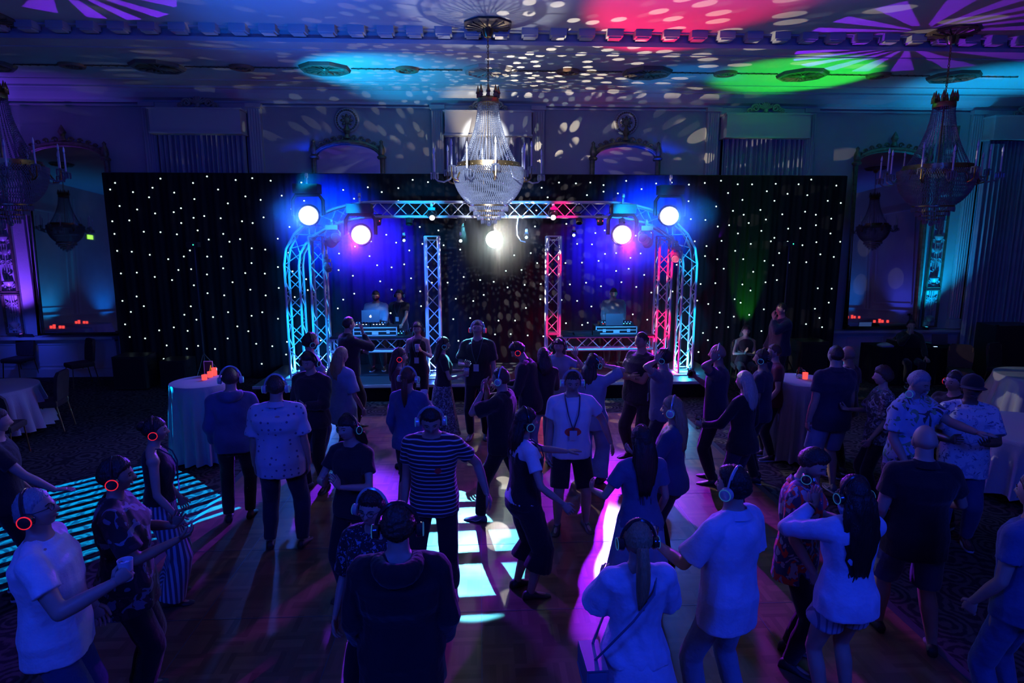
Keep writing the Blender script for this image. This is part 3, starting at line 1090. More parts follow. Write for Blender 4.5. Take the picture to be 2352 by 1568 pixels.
for xx, lb in ((-3.04, 'left-most inner truss tower beside the booth lit blue'), (-.90, 'truss tower at the right end of the left booth lit blue'),
               (1.41, 'truss tower at the left end of the right booth lit red'), (3.56, 'truss tower beside the right arch leg lit red')):
    rt = empty('truss_tower', (xx, 12.15, SZ), 0, lb, 'truss', 'truss towers holding the booths')
    truss(rt, [(0, 0, .03), (0, 0, 2.72)], (0, 1, 0), .25)
    MB().box((0, 0, .012), (.45, .45, .02)).build('base_plate', M_ALU, rt, False)

for x0, x1, lb in ((-2.86, -1.06, 'horizontal truss carrying the left booth table'), (1.59, 3.38, 'horizontal truss carrying the right booth table')):
    rt = empty('booth_table', ((x0 + x1) / 2, 12.15, 0), 0, lb, 'table')
    L = (x1 - x0) / 2
    truss(rt, [(-L, 0, .985), (L, 0, .985)], (0, 1, 0), .25, .25)
    MB().box((0, .12, 1.14), (2 * L, .62, .022)).build('table_top', M_BMET, rt, False)
    for a in (-L + .1, L - .1):
        MB().tube([(a, .38, SZ), (a, .38, 1.13)], .02, 8).build('leg', M_BMET, rt)

# ---- booth equipment
TZ = 1.152


def flight_case(x, y, w_, d_, h, label):
    rt = empty('flight_case', (x, y, TZ), 0, label, 'flight case')
    MB().box((0, 0, h / 2), (w_, d_, h)).build('shell', M_BPL, rt, False)
    m = MB()
    for z in (.01, h * .52, h - .01):
        m.box((0, -d_ / 2 - .004, z), (w_ + .01, .012, .018))
    for sx in (-1, 1):
        m.box((sx * (w_ / 2), -d_ / 2, h / 2), (.02, .02, h))
    m.build('edging', M_ALU, rt, False)
    for sx in (-.3, .3):
        MB().box((sx * w_, -d_ / 2 - .008, h * .45), (.06, .016, .06)).build('latch', M_ALU, rt, False)
    MB().box((0, -d_ / 2 - .01, h * .3), (.12, .02, .05)).build('handle', M_ALU, rt, False)
    return rt


flight_case(-2.02, 12.30, .82, .40, .17, 'black flight case with silver edging on the left booth table')
flight_case(2.66, 12.30, .80, .40, .15, 'dark flight case on the right booth table')


def deck(x, y, z, label, col_):
    rt = empty('mixing_deck', (x, y, z), 0, label, 'mixer')
    MB().box((0, 0, .03), (.30, .34, .06)).build('body', M_BPL, rt, False)
    MB().lathe([(0, .06), (.10, .06), (.105, .068), (.10, .074), (0, .076)], (0, .03, 0), 24).build('jog_wheel', M_BMET, rt)
    m = MB()
    for i in range(5):
        m.lathe([(0, .06), (.012, .06), (.010, .082), (0, .082)], (-.11 + .055 * i, -.12, 0), 8)
    m.build('knob', M_ALU, rt)
    m = MB()
    for i in range(4):
        m.box((-.10 + .06 * i, -.172, .045), (.022, .004, .010))
    m.build('indicator', emis('led_' + col_, {'white': (1, 1, .9), 'red': (1, .05, .05), 'cyan': (.1, .8, 1)}[col_], 4), rt, False)
    return rt


deck(-2.27, 12.30, TZ + .175, 'black deck player left of the laptop on the left booth case', 'white')
deck(-1.95, 12.30, TZ + .175, 'black mixer in the middle of the left booth case', 'white')
deck(-1.60, 12.30, TZ + .002, 'deck player at the right end of the left booth table', 'cyan')
deck(2.5, 12.30, TZ + .155, 'deck player on the left of the right booth case', 'red')
deck(2.85, 12.30, TZ + .155, 'mixer on the right of the right booth case', 'cyan')


def laptop(x, y, z, label, glow=True, cat='laptop', s=1.0):
    rt = empty('laptop', (x, y, z), 0, label, cat)
    MB().box((0, .13, .012), (.34 * s, .24, .018)).build('keyboard_base', mat('laptop_shell', (.10, .10, .12), .35, .5), rt, False)
    Mt = Matrix.Rotation(R(-8), 3, 'X')
    m = MB().box((0, 0, .12), (.34 * s, .010, .23), Mt)
    m.build('screen_lid', mat('laptop_shell', (.10, .10, .12), .35, .5), rt, False)
    if glow:
        m = MB()
        poly = []
        n = 28
        for i in range(n):
            a = 2 * PI * i / n
            r_ = .021
            x_ = r_ * math.cos(a)
            z_ = r_ * math.sin(a) * 1.02
            z_ -= .006 * math.exp(-(x_ / .006) ** 2) * (1 if z_ > 0 else -1)
            dx, dz = x_ - .026, z_
            dd = math.hypot(dx, dz)
            if dd < .012:
                x_ = .026 + dx / dd * .012
                z_ = dz / dd * .012
            poly.append((x_, z_ - .005))
        m.prism(poly, .002, Mt, (0, -.0082, .12))
        leaf = [(0, .019), (.004, .026), (.010, .030), (.009, .023), (.004, .019)]
        m.prism(leaf, .002, Mt, (0, -.0082, .12))
        m.build('logo', emis('laptop_logo', (1, 1, 1), 5), rt, False)
    else:
        MB().box((0, .008, .12), (.32 * s, .002, .21), Mt).build('screen', emis('laptop_screen', (.1, .2, .6), .5), rt, False)
    return rt


lap = laptop(-2.10, 12.12, TZ + .26, 'open laptop with a glowing fruit logo on its lid at the left booth')
m = MB()
for sx in (-1, 1):
    m.tube([(sx * .12, .22, 0), (sx * .12, .05, 0), (sx * .12, -.02, -.20), (sx * .12, .12, -.258)], .006, 6)
m.build('stand', M_ALU, lap)
laptop(2.62, 12.12, TZ + .16, 'closed-looking dark laptop lid at the right booth', False)

# papers and small boxes on the booth ends
for i, (x, y, z, sx, sy, sz, lb) in enumerate(((1.42, 12.10, TZ + .0, .20, .16, .05, 'stack of white papers by the red tower at the right booth'), (2.0, 12.1, TZ, .34, .20, .03, 'flat grey keyboard case on the right booth table'),
                                          (2.25, 12.05, TZ, .14, .12, .07, 'small black control box on the right booth table'))):
    o = MB()
    for k in range(3 if i == 0 else 1):
        o.box((rnd.uniform(-.01, .01), 0, sz * (k + .5) / (3 if i == 0 else 1)), (sx, sy, sz * (.9 if i == 0 else 1) / (3 if i == 0 else 1)))
    if i == 2:
        o.lathe([(.0, .07), (.03, .07), (.025, .09), (0, .09)], (0, 0, 0), 10)
    ob = o.build('paper_stack' if i == 0 else ('keyboard_case' if i == 1 else 'control_box'), M_LINEN if i == 0 else M_BPL, None, False, (x, y, z if i else TZ))
    tag(ob, lb, 'papers' if i == 0 else 'box')


# ------------------------------------------------------------------ stage lamps
def moving_head(loc, aim, label, lens, s=1.0, body=None, hang=1, cat='stage light'):
    """clamp, base box, U yoke and a tapered head with a lens; hangs when hang=1"""
    body = body or M_BPL
    rt = empty('moving_head_light', loc, 0, label, cat)
    aimv = (Vector(aim) - Vector(loc)).normalized()
    q = Vector((0, 0, 1)).rotation_difference(aimv).to_matrix()
    hd = MB()
    hd.lathe([(0, -.20), (.07, -.20), (.11, -.15), (.12, -.02), (.10, .02), (.115, .05), (.115, .17), (.105, .18), (.10, .165)], (0, 0, 0), 20, q @ Matrix.Scale(s, 3))
    for k in range(5):
        hd.lathe([(.121, -.14 + .022 * k), (.128, -.135 + .022 * k), (.121, -.128 + .022 * k)], (0, 0, 0), 20, q @ Matrix.Scale(s, 3))
    hd.build('head', body, rt)
    ln = MB()
    ln.lathe([(0, .178), (.05, .176), (.099, .165)], (0, 0, 0), 20, q @ Matrix.Scale(s, 3))
    ln.build('lens', lens, rt)
    yk = MB()
    z = hang
    pts = [Vector((-.16, 0, 0)), Vector((-.16, 0, z * .16)), Vector((-.12, 0, z * .22)), Vector((.12, 0, z * .22)), Vector((.16, 0, z * .16)), Vector((.16, 0, 0))]
    yk.tube([p * s for p in pts], .022 * s, 8)
    yk.build('yoke', body, rt)
    bs = MB()
    bs.box((0, 0, z * .28 * s), (.26 * s, .20 * s, .10 * s))
    bs.build('base', body, rt, False)
    if hang > 0:
        cl = MB()
        cl.tube([(0, 0, .33 * s), (0, 0, .40 * s)], .02, 8)
        cl.lathe([(.03, -.02), (.045, -.02), (.045, .02), (.03, .02), (.03, -.02)], (0, 0, .42 * s), 12, Matrix.Rotation(PI / 2, 3, 'Y'))
        cl.build('clamp', M_ALU, rt)
    return rt


L_BLUE = emis('lens_blue_white', (.62, .70, 1.0), 3.0)
L_PURP = emis('lens_violet_white', (.86, .70, 1.0), 3.0)
L_WHITE = emis('lens_white', (1, 1, 1), 3)
L_CYAN = emis('lens_cyan', (.5, .9, 1), 5)
L_OFF = mat('lens_dark', (.3, .35, .4), .05, .3)
camp = Vector((0, 0, CAM_H))
moving_head((-3.14, 12.02, 3.42), camp, 'bright blue-white wash light on the left corner of the arch', L_BLUE, 1.7)
moving_head((3.59, 12.02, 3.42), camp, 'bright blue-white wash light on the right corner of the arch', L_BLUE, 1.7)
moving_head((-2.20, 12.02, 3.07), camp, 'bright violet wash light hanging over the left booth', L_PURP, 1.7)
moving_head((2.70, 12.02, 3.07), camp, 'bright violet wash light hanging over the right booth', L_PURP, 1.7)
M_WBODY = mat('pale_fixture', (.55, .57, .62), .4)
moving_head(at_y(992, 497, 12.0), (-.2, 6, 1.5), 'small white-lens spot under the top truss left of the chandelier', L_WHITE, .5)
moving_head(at_y(1270, 496, 12.0), (1.2, 6, 1.2), 'small white-lens spot under the top truss right of the chandelier', L_WHITE, .5)
moving_head(at_y(765, 552, 12.0), at_y(800, 520, 11.5), 'pale moving head tilted up at the left corner of the arch', L_OFF, .85, M_WBODY)
moving_head(at_y(1483, 553, 12.0), at_y(1448, 518, 11.5), 'pale moving head tilted up at the right corner of the arch', L_OFF, .85, M_WBODY)
moving_head(at_y(928, 552, 12.1), camp, 'small cyan pin light left of the blue tower', L_CYAN, .26)
moving_head(at_y(1058, 553, 12.1), camp, 'small cyan pin light right of the blue tower', L_CYAN, .30)
moving_head(at_y(1209, 545, 12.1), camp, 'small cyan pin light between the ball and the red tower', L_CYAN, .28)
moving_head(at_y(1318, 540, 12.1), camp, 'small cyan pin light right of the red tower', L_CYAN, .28)
moving_head(at_y(752, 615, 12.0), (0, 8, 0), 'spot clamped half way up the left inner tower', L_OFF, .5, M_WBODY)
moving_head(at_y(1553, 590, 11.95), (3.3, 11, 2.2), 'pinkish spot clamped between the right tower and arch leg', L_OFF, .6, M_WBODY)
for i, (px, py) in enumerate(((868, 505), (940, 505), (1060, 507), (1330, 503), (1378, 505), (1428, 503))):
    p = at_y(px, py, 12.15)
    rt = empty('par_can', p, 0, ['small black par can under the truss, first from the left corner', 'small black par can under the truss between violet light and chandelier', 'small black par can under the truss just left of the chandelier',
                                 'small black par can under the truss right of the white-lens spot', 'small par can with red leds under the right truss', 'small black par can above the right violet light'][i], 'stage light')
    q = Matrix.Rotation(R(150), 3, 'X')
    MB().lathe([(0, -.09), (.05, -.09), (.065, -.02), (.065, .09), (.055, .09), (.05, .05)], (0, 0, 0), 14, q).build('housing', M_BPL, rt)
    MB().tube([(-.075, 0, 0), (-.075, 0, .1), (.075, 0, .1), (.075, 0, 0)], .008, 6).build('yoke', M_BMET, rt)
    if i in (0, 4):
        m = MB()
        for a in (-.04, 0, .04):
            m.ell((a, -.07, -.02), .010, 8, 5)
        m.build('led', emis('red_led', (1, .03, .1), 5), rt)

# mirror ball
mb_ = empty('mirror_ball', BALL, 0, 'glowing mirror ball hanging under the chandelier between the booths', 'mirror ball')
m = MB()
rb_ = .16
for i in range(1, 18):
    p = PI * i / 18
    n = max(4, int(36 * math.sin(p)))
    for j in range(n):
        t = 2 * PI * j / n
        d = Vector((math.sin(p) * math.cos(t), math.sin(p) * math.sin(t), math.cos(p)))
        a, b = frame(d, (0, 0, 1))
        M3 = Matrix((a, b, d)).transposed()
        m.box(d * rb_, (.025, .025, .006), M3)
m.build('mirror_tile', emis('glow_mirror_tile', (.93, 1.0, .97), 3), mb_, False)  # tiles and core emit in place of reflected pin spot light
MB().ell((0, 0, 0), rb_ * .985, 24, 16).build('core', emis('glow_ball_core', (.9, 1, .97), 2), mb_)
MB().tube([(0, 0, rb_), (0, 0, 3.42 - BALL.z)], .006, 6).build('hanging_rod', M_BMET, mb_)
# curled cable
o = MB().tube([at_y(1190, 498, 12.1), at_y(1187, 520, 12.1), at_y(1188, 540, 12.1), at_y(1196, 553, 12.1), at_y(1207, 556, 12.1)], .012, 6).build('cable', M_ALU)
tag(o, 'pale curled cable hanging from the truss right of the mirror ball', 'cable')


# ------------------------------------------------------------------ lighting stands, speakers at the sides of the stage
def stand(x, y, label, h=2.9):
    rt = empty('lighting_stand', (x, y, 0), 0, label, 'stand')
    MB().tube([(0, 0, .3), (0, 0, h * .55), (0, 0, h)], [.022, .02, .014], 8).build('pole', M_BMET, rt)
    for k in range(3):
        a = 2 * PI * k / 3 + .4
        MB().tube([(0, 0, .75), (math.cos(a) * .5, math.sin(a) * .5, .02)], .012, 6).build('leg', M_BMET, rt)
        MB().tube([(0, 0, .35), (math.cos(a) * .27, math.sin(a) * .27, .37)], .008, 6).build('brace', M_BMET, rt)
    MB().box((0, 0, h * .55), (.06, .06, .05)).build('collar', M_BMET, rt, False)
    MB().box((0, -.03, h - .02), (.22, .14, .09)).build('laser_box', M_BPL, rt, False)
    MB().ell((.03, -.105, h - .02), .014, 8, 5).build('indicator', emis('green_led', (.05, .8, .5), 2), rt)
    return rt


stand(-5.5, 12.6, 'thin black lighting stand in front of the star drape on the left')
stand(6.35, 12.8, 'thin black lighting stand in front of the star drape on the right')
for x, y, s, h, lb in ((-7.0, 12.9, .62, .66, 'black bass speaker box at the foot of the star drape, leftmost'), (-6.2, 13.0, .5, .55, 'smaller black speaker box beside the bass speaker'), (7.1, 13.1, .6, .8, 'black bass speaker box at the right foot of the star drape')):
    rt = empty('speaker', (x, y, 0), 0, lb, 'speaker')
    MB().box((0, 0, h / 2 + .02), (s, .5, h)).build('cabinet', M_BPL, rt, False)
    MB().box((0, -.256, h / 2 + .02), (s * .9, .012, h * .85)).build('grille', M_BMET, rt, False)
    for a in (-1, 1):
        MB().box((a * s / 2, 0, h * .7), (.02, .16, .05)).build('handle', M_BMET, rt, False)
# ------------------------------------------------------------------ crystal chandeliers
def make_chandelier(loc, label):
    rt = empty('chandelier', loc, 0, label, 'chandelier')
    zc = lambda z: z - 6.2          # heights below are above the floor, the root hangs on the ceiling
    Z = zc
    m = MB()
    m.lathe([(0, Z(6.199)), (.36, Z(6.199)), (.38, Z(6.17)), (.33, Z(6.15)), (.12, Z(6.13)), (0, Z(6.12))], (0, 0, 0), 8, Matrix.Rotation(PI / 8, 3, 'Z'))
    m.build('ceiling_plate', M_GILT, rt, False)
    m = MB()
    for i in range(16):
        a = 2 * PI * i / 16
        m.tube([(math.cos(a) * .10, math.sin(a) * .10, Z(6.125)), (math.cos(a) * .33, math.sin(a) * .33, Z(6.145))], [.010, .018], 5)
    m.build('tracery', M_GILT, rt)
    MB().lathe([(0, Z(6.0)), (.05, Z(6.01)), (.08, Z(6.06)), (.10, Z(6.12)), (0, Z(6.125))], (0, 0, 0), 16).build('canopy', mat('polished_brass', (.6, .42, .15), .2, .9), rt)
    m = MB()
    n = 14
    for i in range(n):
        z = 6.0 - (6.0 - 5.34) * (i + .5) / n
        Mr = Matrix.Rotation(PI / 2 * (i % 2), 3, 'Z')
        m.tube([Mr @ Vector((.014 * math.cos(t), 0, .030 * math.sin(t))) + Vector((0, 0, Z(z))) for t in np.linspace(0, 2 * PI, 11)[:-1]], .005, 5, closed=True)
    m.tube([(.0, .012, Z(6.0)), (.01, .0, Z(5.7)), (0, .012, Z(5.36))], .004, 5)
    m.build('chain', M_BRASS, rt)
    # crown
    m = MB()
    m.lathe([(.155, Z(5.06)), (.165, Z(5.07)), (.165, Z(5.13)), (.15, Z(5.15)), (.15, Z(5.06))], (0, 0, 0), 24)
    m.lathe([(0, Z(5.10)), (.15, Z(5.09)), (.15, Z(5.11)), (0, Z(5.12))], (0, 0, 0), 24)
    for i in range(8):
        a = 2 * PI * i / 8
        c = Vector((math.cos(a) * .155, math.sin(a) * .155, 0))
        m.box(c + Vector((0, 0, Z(5.175))), (.045, .045, .06))
        m.lathe([(.028, Z(5.2)), (.034, Z(5.215)), (.026, Z(5.235)), (.014, Z(5.28)), (.004, Z(5.32)), (0, Z(5.325))], c, 8)
    m.tube([(0, 0, Z(5.34)), (0, 0, Z(4.1))], .012, 8)
    m.build('crown', M_BRASS, rt)
    # tent of bead strings
    m = MB()
    oct_v = lambda c, r: ([c + Vector((r, 0, 0)), c + Vector((0, r, 0)), c + Vector((-r, 0, 0)), c + Vector((0, -r, 0)), c + Vector((0, 0, r * 1.3)), c + Vector((0, 0, -r * 1.3))],
                          [(0, 1, 4), (1, 2, 4), (2, 3, 4), (3, 0, 4), (1, 0, 5), (2, 1, 5), (3, 2, 5), (0, 3, 5)])
    NS = 36
    for i in range(NS):
        a = 2 * PI * i / NS
        nb = 34
        for k in range(nb):
            t = k / (nb - 1)
            z = 5.07 - (5.07 - 4.17) * t
            r = .155 + .02 * t + (.44 - .175) * t ** 1.9
            vs, fs = oct_v(Vector((math.cos(a) * r, math.sin(a) * r, Z(z))), .0115)
            m.add(vs, fs)
    m.build('bead_tent', M_CRYS, rt, False)
    # ring band
    m = MB()
    m.lathe([(.47, Z(4.17)), (.49, Z(4.18)), (.49, Z(4.08)), (.47, Z(4.09)), (.47, Z(4.17))], (0, 0, 0), 40)
    m.lathe([(.50, Z(4.12)), (.515, Z(4.13)), (.515, Z(4.115)), (.50, Z(4.12))], (0, 0, 0), 40)
    for i in range(24):
        a = 2 * PI * i / 24
        m.ell((math.cos(a) * .495, math.sin(a) * .495, Z(4.13)), .014, 6, 4)
    m.build('ring', M_BRASS, rt)
    # basket: rings of prisms
    m = MB()
    nr = 27
    for k in range(nr):
        t = k / (nr - 1)
        z = 4.09 - (4.09 - 3.53) * t
        r = .56 * math.sqrt(max(0, 1 - (t * .90) ** 2.4)) * (1 - .06 * t)
        cnt = max(16, int(r * 2 * PI / .032))
        for i in range(cnt):
            a = 2 * PI * (i + .5 * (k % 2)) / cnt
            vs, fs = oct_v(Vector((math.cos(a) * r, math.sin(a) * r, Z(z))), .0125)
            m.add(vs, fs)
    m.build('bead_basket', M_CRYS, rt, False)
    m = MB()
    for r, z in ((.30, 3.53), (.24, 3.45), (.18, 3.38), (.12, 3.32)):
        m.lathe([(r - .008, Z(z + .01)), (r, Z(z + .015)), (r, Z(z - .005)), (r - .008, Z(z)), (r - .008, Z(z + .01))], (0, 0, 0), 28)
    for i in range(4):
        a = PI * i / 2
        m.tube([(math.cos(a) * .30, math.sin(a) * .30, Z(3.53)), (0, 0, Z(3.36))], .004, 4)
    m.build('tier_ring', M_BRASS, rt)
    m = MB()
    for r, z, L in ((.30, 3.53, .085), (.24, 3.45, .075), (.18, 3.38, .07), (.12, 3.32, .07)):
        cnt = int(r * 2 * PI / .034)
        for i in range(cnt):
            a = 2 * PI * i / cnt
            c = Vector((math.cos(a) * r, math.sin(a) * r, Z(z - .005)))
            m.lathe([(0, 0), (.008, -.012), (.009, -L * .6), (0, -L)], c, 4)
    m.build('prism_tier', M_CRYS, rt, False)
    MB().ell((0, 0, Z(3.25)), .035, 10, 8).build('drop_ball', M_CRYS, rt)
    # candle arms
    NA = 12
    for i in range(NA):
        a = 2 * PI * i / NA + .13
        rr, zz = (.84, 4.00) if i % 2 == 0 else (.70, 4.08)
        d = Vector((math.cos(a), math.sin(a), 0))
        V = lambda r, z: d * r + Vector((0, 0, Z(z)))
        arm = MB().tube([V(.49, 4.11), V(.54, 4.04), V(.60, 3.93), V(.68 * rr / .84 + .02, 3.885), V(rr - .05, 3.90), V(rr - .005, 3.94), V(rr, zz)], [.012, .012, .013, .013, .012, .012, .012], 7)
        arm = arm.build('arm', M_CRYS if i % 2 == 0 else M_BRASS, rt)
        c = V(rr, zz)
        MB().lathe([(0, 0), (.05, .004), (.062, .018), (.058, .02), (.02, .012), (.018, .035), (0, .035)], c, 14).build('drip_pan', M_CRYS, arm)
        m = MB()
        for k in range(10):
            t = 2 * PI * k / 10
            m.lathe([(0, 0), (.006, -.01), (.008, -.07), (0, -.095)], c + Vector((math.cos(t) * .056, math.sin(t) * .056, .012)), 4)
        m.build('prism', M_CRYS, arm, False)
        MB().tube([c + Vector((0, 0, .03)), c + Vector((0, 0, .30))], .0125, 8).build('candle', M_CANDLE, arm)
        MB().lathe([(0, .30), (.011, .31), (.017, .335), (.013, .37), (.004, .40), (0, .41)], c, 8).build('bulb', mat('candle_bulb', (.8, .85, .9), .08, .1), arm)
    return rt


ch0 = make_chandelier((.15, 10.15, 6.2), 'large crystal chandelier hanging lit white in the centre of the photo')
for loc, lb, in (((-7.12, 10.15, 6.2), 'dark crystal chandelier cut by the left edge of the photo'), ((7.38, 10.15, 6.2), 'dark crystal chandelier with violet glints on the right')):
    c = copy_tree(ch0)
    c.location = loc
    c['label'] = lb
for i, loc in enumerate(((-14.2, 5.2, 6.2), (14.4, 5.2, 6.2))):
    c = copy_tree(ch0)
    c.location = loc
    c['label'] = ('dark chandelier far left, seen only in the left wall mirror', 'dark chandelier far right, seen only in the right wall mirror')[i]

# ------------------------------------------------------------------ tables, candles, chairs
def cloth_table(x, y, r, h, label, cat='table', round_big=False, seed=1):
    rt = empty('cocktail_table' if not round_big else 'round_table', (x, y, 0), 0, label, cat)
    rr = random.Random(seed)
    ph = [rr.random() * 6 for _ in range(4)]
    rings = []
    n = 96
    drop = 0.03 if not round_big else .12
    nf = 17 if not round_big else 26
    for k in range(14):
        t = k / 13
        z = h - (h - drop) * t
        amp = (.012 + .05 * t) if not round_big else (.01 + .07 * t)
        row = []
        for j in range(n):
            a = 2 * PI * j / n
            f = math.sin(nf * a + ph[0] + 1.2 * math.sin(3 * a + ph[1])) + .4 * math.sin(nf * 1.7 * a // 1 + ph[2])
            R_ = r * (1 - .0 * t) + (.02 * t if not round_big else .12 * t) + amp * f * min(1, t * 3)
            row.append(Vector((R_ * math.cos(a), R_ * math.sin(a), z + (.0 if k else .0))))
        rings.append(row)
    m = MB()
    top = [[Vector((r * q * math.cos(2 * PI * j / n), r * q * math.sin(2 * PI * j / n), h + .004)) for j in range(n)] for q in (.02, .5, .97)]
    m.loft(top + rings, cap=False)
    m.add([top[0][j] for j in range(n)], [tuple(range(n))[::-1]])
    m.build('tablecloth', M_LINEN, rt, 'all')
    m = MB()
    m.tube([(0, 0, .03), (0, 0, h - .03)], .035, 10)
    m.lathe([(0, 0), (r * .6, 0), (r * .6, .02), (.05, .05), (0, .05)], (0, 0, .0), 20)
    m.build('pedestal', M_BMET, rt)
    m = MB()
    m.lathe([(0, h - .03), (r * .98, h - .03), (r * .98, h - .002), (0, h - .002)], (0, 0, 0), 40)
    m.build('table_top', M_BMET, rt)
    return rt


def candle(x, y, z, label, h=.08, group=None):
    rt = empty('candle_holder', (x, y, z), 0, label, 'candle', group)
    MB().lathe([(0, 0), (.030, 0), (.034, .004), (.036, h), (.032, h), (.030, .012), (0, .010)], (0, 0, 0), 18).build('glass', mat('glowing_red_glass', (.8, .02, .02), .1, emit=(1, .07, .06), es=2.0), rt)  # candlelight put into the glass and wax as emission
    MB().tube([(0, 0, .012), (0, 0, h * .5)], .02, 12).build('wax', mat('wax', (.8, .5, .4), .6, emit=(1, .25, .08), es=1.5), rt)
    MB().lathe([(0, h * .5), (.006, h * .55), (.005, h * .68), (0, h * .85)], (0, 0, 0), 8).build('flame', emis('flame', (1, .55, .25), 14), rt)
    return rt


CT = at_z(462, 876, 1.10)
cloth_table(CT.x, CT.y, .40, 1.10, 'cocktail table with a floor-length white cloth left of the dance floor', seed=3)
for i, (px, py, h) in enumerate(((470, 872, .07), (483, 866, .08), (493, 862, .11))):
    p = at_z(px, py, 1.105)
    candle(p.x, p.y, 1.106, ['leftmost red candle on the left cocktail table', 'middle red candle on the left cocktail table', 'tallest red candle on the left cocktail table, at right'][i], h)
p = at_z(477, 862, 1.105)
rt = empty('sign_holder', (p.x, p.y + .05, 1.106), 0, 'clear acrylic holder with a yellow mark standing behind the candles on the left table', 'sign holder')
MB().box((0, 0, .10), (.11, .006, .17)).build('card', mat('dark_card', (.03, .03, .04), .4), rt, False)
m = MB()
for a, b in (((-.06, .01), (-.06, .195)), ((.06, .01), (.06, .195)), ((-.06, .195), (.06, .195))):
    m.bar((a[0], 0, a[1]), (b[0], 0, b[1]), .008, .012)
m.box((0, 0, .006), (.13, .06, .012))
m.build('frame', mat('acrylic', (.6, .65, .7), .1), rt, False)
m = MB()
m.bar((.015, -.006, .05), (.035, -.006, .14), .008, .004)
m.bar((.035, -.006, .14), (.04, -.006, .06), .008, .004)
m.build('yellow_mark', mat('yellow_glow_ink', (.7, .55, .02), .5, emit=(1, .8, .05), es=.25), rt, False)  # mark given a faint glow of its own

CR = at_z(1838, 872, 1.10)
cloth_table(CR.x, CR.y, .42, 1.10, 'cocktail table with white cloth behind the man in the navy polo', seed=8)
p = at_z(1849, 870, 1.105)
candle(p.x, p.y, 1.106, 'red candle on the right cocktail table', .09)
p = at_z(1836, 868, 1.105)
rt = empty('glass_jar', (p.x, p.y, 1.106), 0, 'glass jar beside the red candle on the right cocktail table', 'jar')
MB().lathe([(0, 0), (.04, 0), (.045, .02), (.045, .11), (.03, .13), (.03, .15), (.026, .15), (.028, .13), (.04, .1), (.04, .02), (0, .01)], (0, 0, 0), 16).build('glass', M_GLASS, rt)
MB().tube([(.045, 0, .03), (.08, 0, .05), (.08, 0, .10), (.045, 0, .12)], .006, 6).build('handle', M_GLASS, rt)

TL = at_z(-30, 890, .76)
cloth_table(TL.x, TL.y, .66, .76, 'round banquet table with white cloth at the left edge of the photo', round_big=True, seed=11)
TR = at_z(2385, 985, .76)
cloth_table(TR.x, TR.y, .80, .76, 'round banquet table with white cloth beside the man in the white leaf-print shirt', round_big=True, seed=12)
T3 = at_z(2400, 862, .76)
cloth_table(T3.x, T3.y, .7, .76, 'far round banquet table at the right edge near the curtains', round_big=True, seed=13)

# banquet chairs
M_CHV = mat('dark_upholstery', (.035, .022, .02), .8, noise=.2)
def make_chair(loc, rz, label):
    rt = empty('banquet_chair', loc, rz, label, 'chair')
    m = MB()
    m.loft([[Vector((sx * .21 * s, sy * .21 * s, z)) for sx, sy in ((-1, -1), (1, -1), (1, 1), (-1, 1))] for z, s in ((.40, .96), (.42, 1), (.47, 1), (.49, .92))])
    m.build('seat', M_CHV, rt)
    m = MB()
    rings = []
    for z, w_, y in ((.50, .40, -.20), (.65, .42, -.215), (.80, .43, -.235), (.90, .40, -.25), (.95, .30, -.258)):
        rings.append([Vector((-w_ / 2, y - .02, z)), Vector((w_ / 2, y - .02, z)), Vector((w_ / 2, y + .03, z)), Vector((-w_ / 2, y + .03, z))])
    m.loft(rings)
    m.build('backrest', M_CHV, rt)
    for sx in (-1, 1):
        MB().tube([(sx * .18, .18, .41), (sx * .20, .21, 0)], .011, 8).build('leg', M_BRASS, rt)
        MB().tube([(sx * .19, -.22, .9), (sx * .19, -.20, .41), (sx * .20, -.27, 0)], .011, 8).build('leg', M_BRASS, rt)
    MB().tube([(-.19, .0, .39), (.19, .0, .39)], .01, 6).build('stretcher', M_BRASS, rt)
    return rt


chr0 = make_chair(at_z(118, 985, 0), R(100), 'dark banquet chair with thin brass legs facing the left round table')
for (px, py), a, lb in (((48, 872), 170, 'dark banquet chair behind the left round table, nearer the wall mirror'), ((188, 885), 140, 'dark banquet chair with its back to the left wall panel'),
                        ((15, 1050), 10, 'dark banquet chair at the left edge of the photo'), ((2300, 900), 200, 'dark banquet chair near the right curtains'), ((2200, 905), 150, 'dark banquet chair between the desk and the right edge')):
    c = copy_tree(chr0)
    c.location = at_z(px, py, 0)
    c.rotation_euler = (0, 0, R(a))
    c['label'] = lb

# production desk on the right
p = at_z(2095, 792, .78)
DK = Vector((p.x, p.y, 0))
rt = empty('draped_desk', DK, 0, 'production desk covered to the floor with black cloth under the right mirror', 'desk')
MB().box((0, 0, .765), (1.75, .72, .02)).build('table_top', M_BMET, rt, False)
m = MB()
n = 160
rings = []
for z, k in ((.778, 0), (.74, .4), (.4, .8), (.02, 1)):
    row = []
    for j in range(n):
        t = j / n * 4
        s = int(t)
        f = t - s
        pts = [(-.88, -.37), (.88, -.37), (.88, .37), (-.88, .37), (-.88, -.37)]
        a, b = pts[s], pts[s + 1]
        x = a[0] + (b[0] - a[0]) * f
        y = a[1] + (b[1] - a[1]) * f
        wv = .018 * k * math.sin(j * 1.7)
        nx, ny = ((0, -1), (1, 0), (0, 1), (-1, 0))[s]
        row.append(Vector((x + nx * wv, y + ny * wv, z)))
    rings.append(row)
m.loft(rings, cap=False)
m.add(rings[0], [tuple(range(n))[::-1]])
m.build('cloth', M_BLACK, rt, True)
DTZ = .782
rt = empty('lighting_console', (DK.x - .15, DK.y, DTZ), 0, 'dark lighting console on the draped desk', 'console')
MB().box((0, 0, .05), (.6, .4, .1), None, .96).build('body', M_BPL, rt, False)
m = MB()
for i in range(8):
    m.box((-.24 + .07 * i, -.05, .105), (.02, .03, .015))
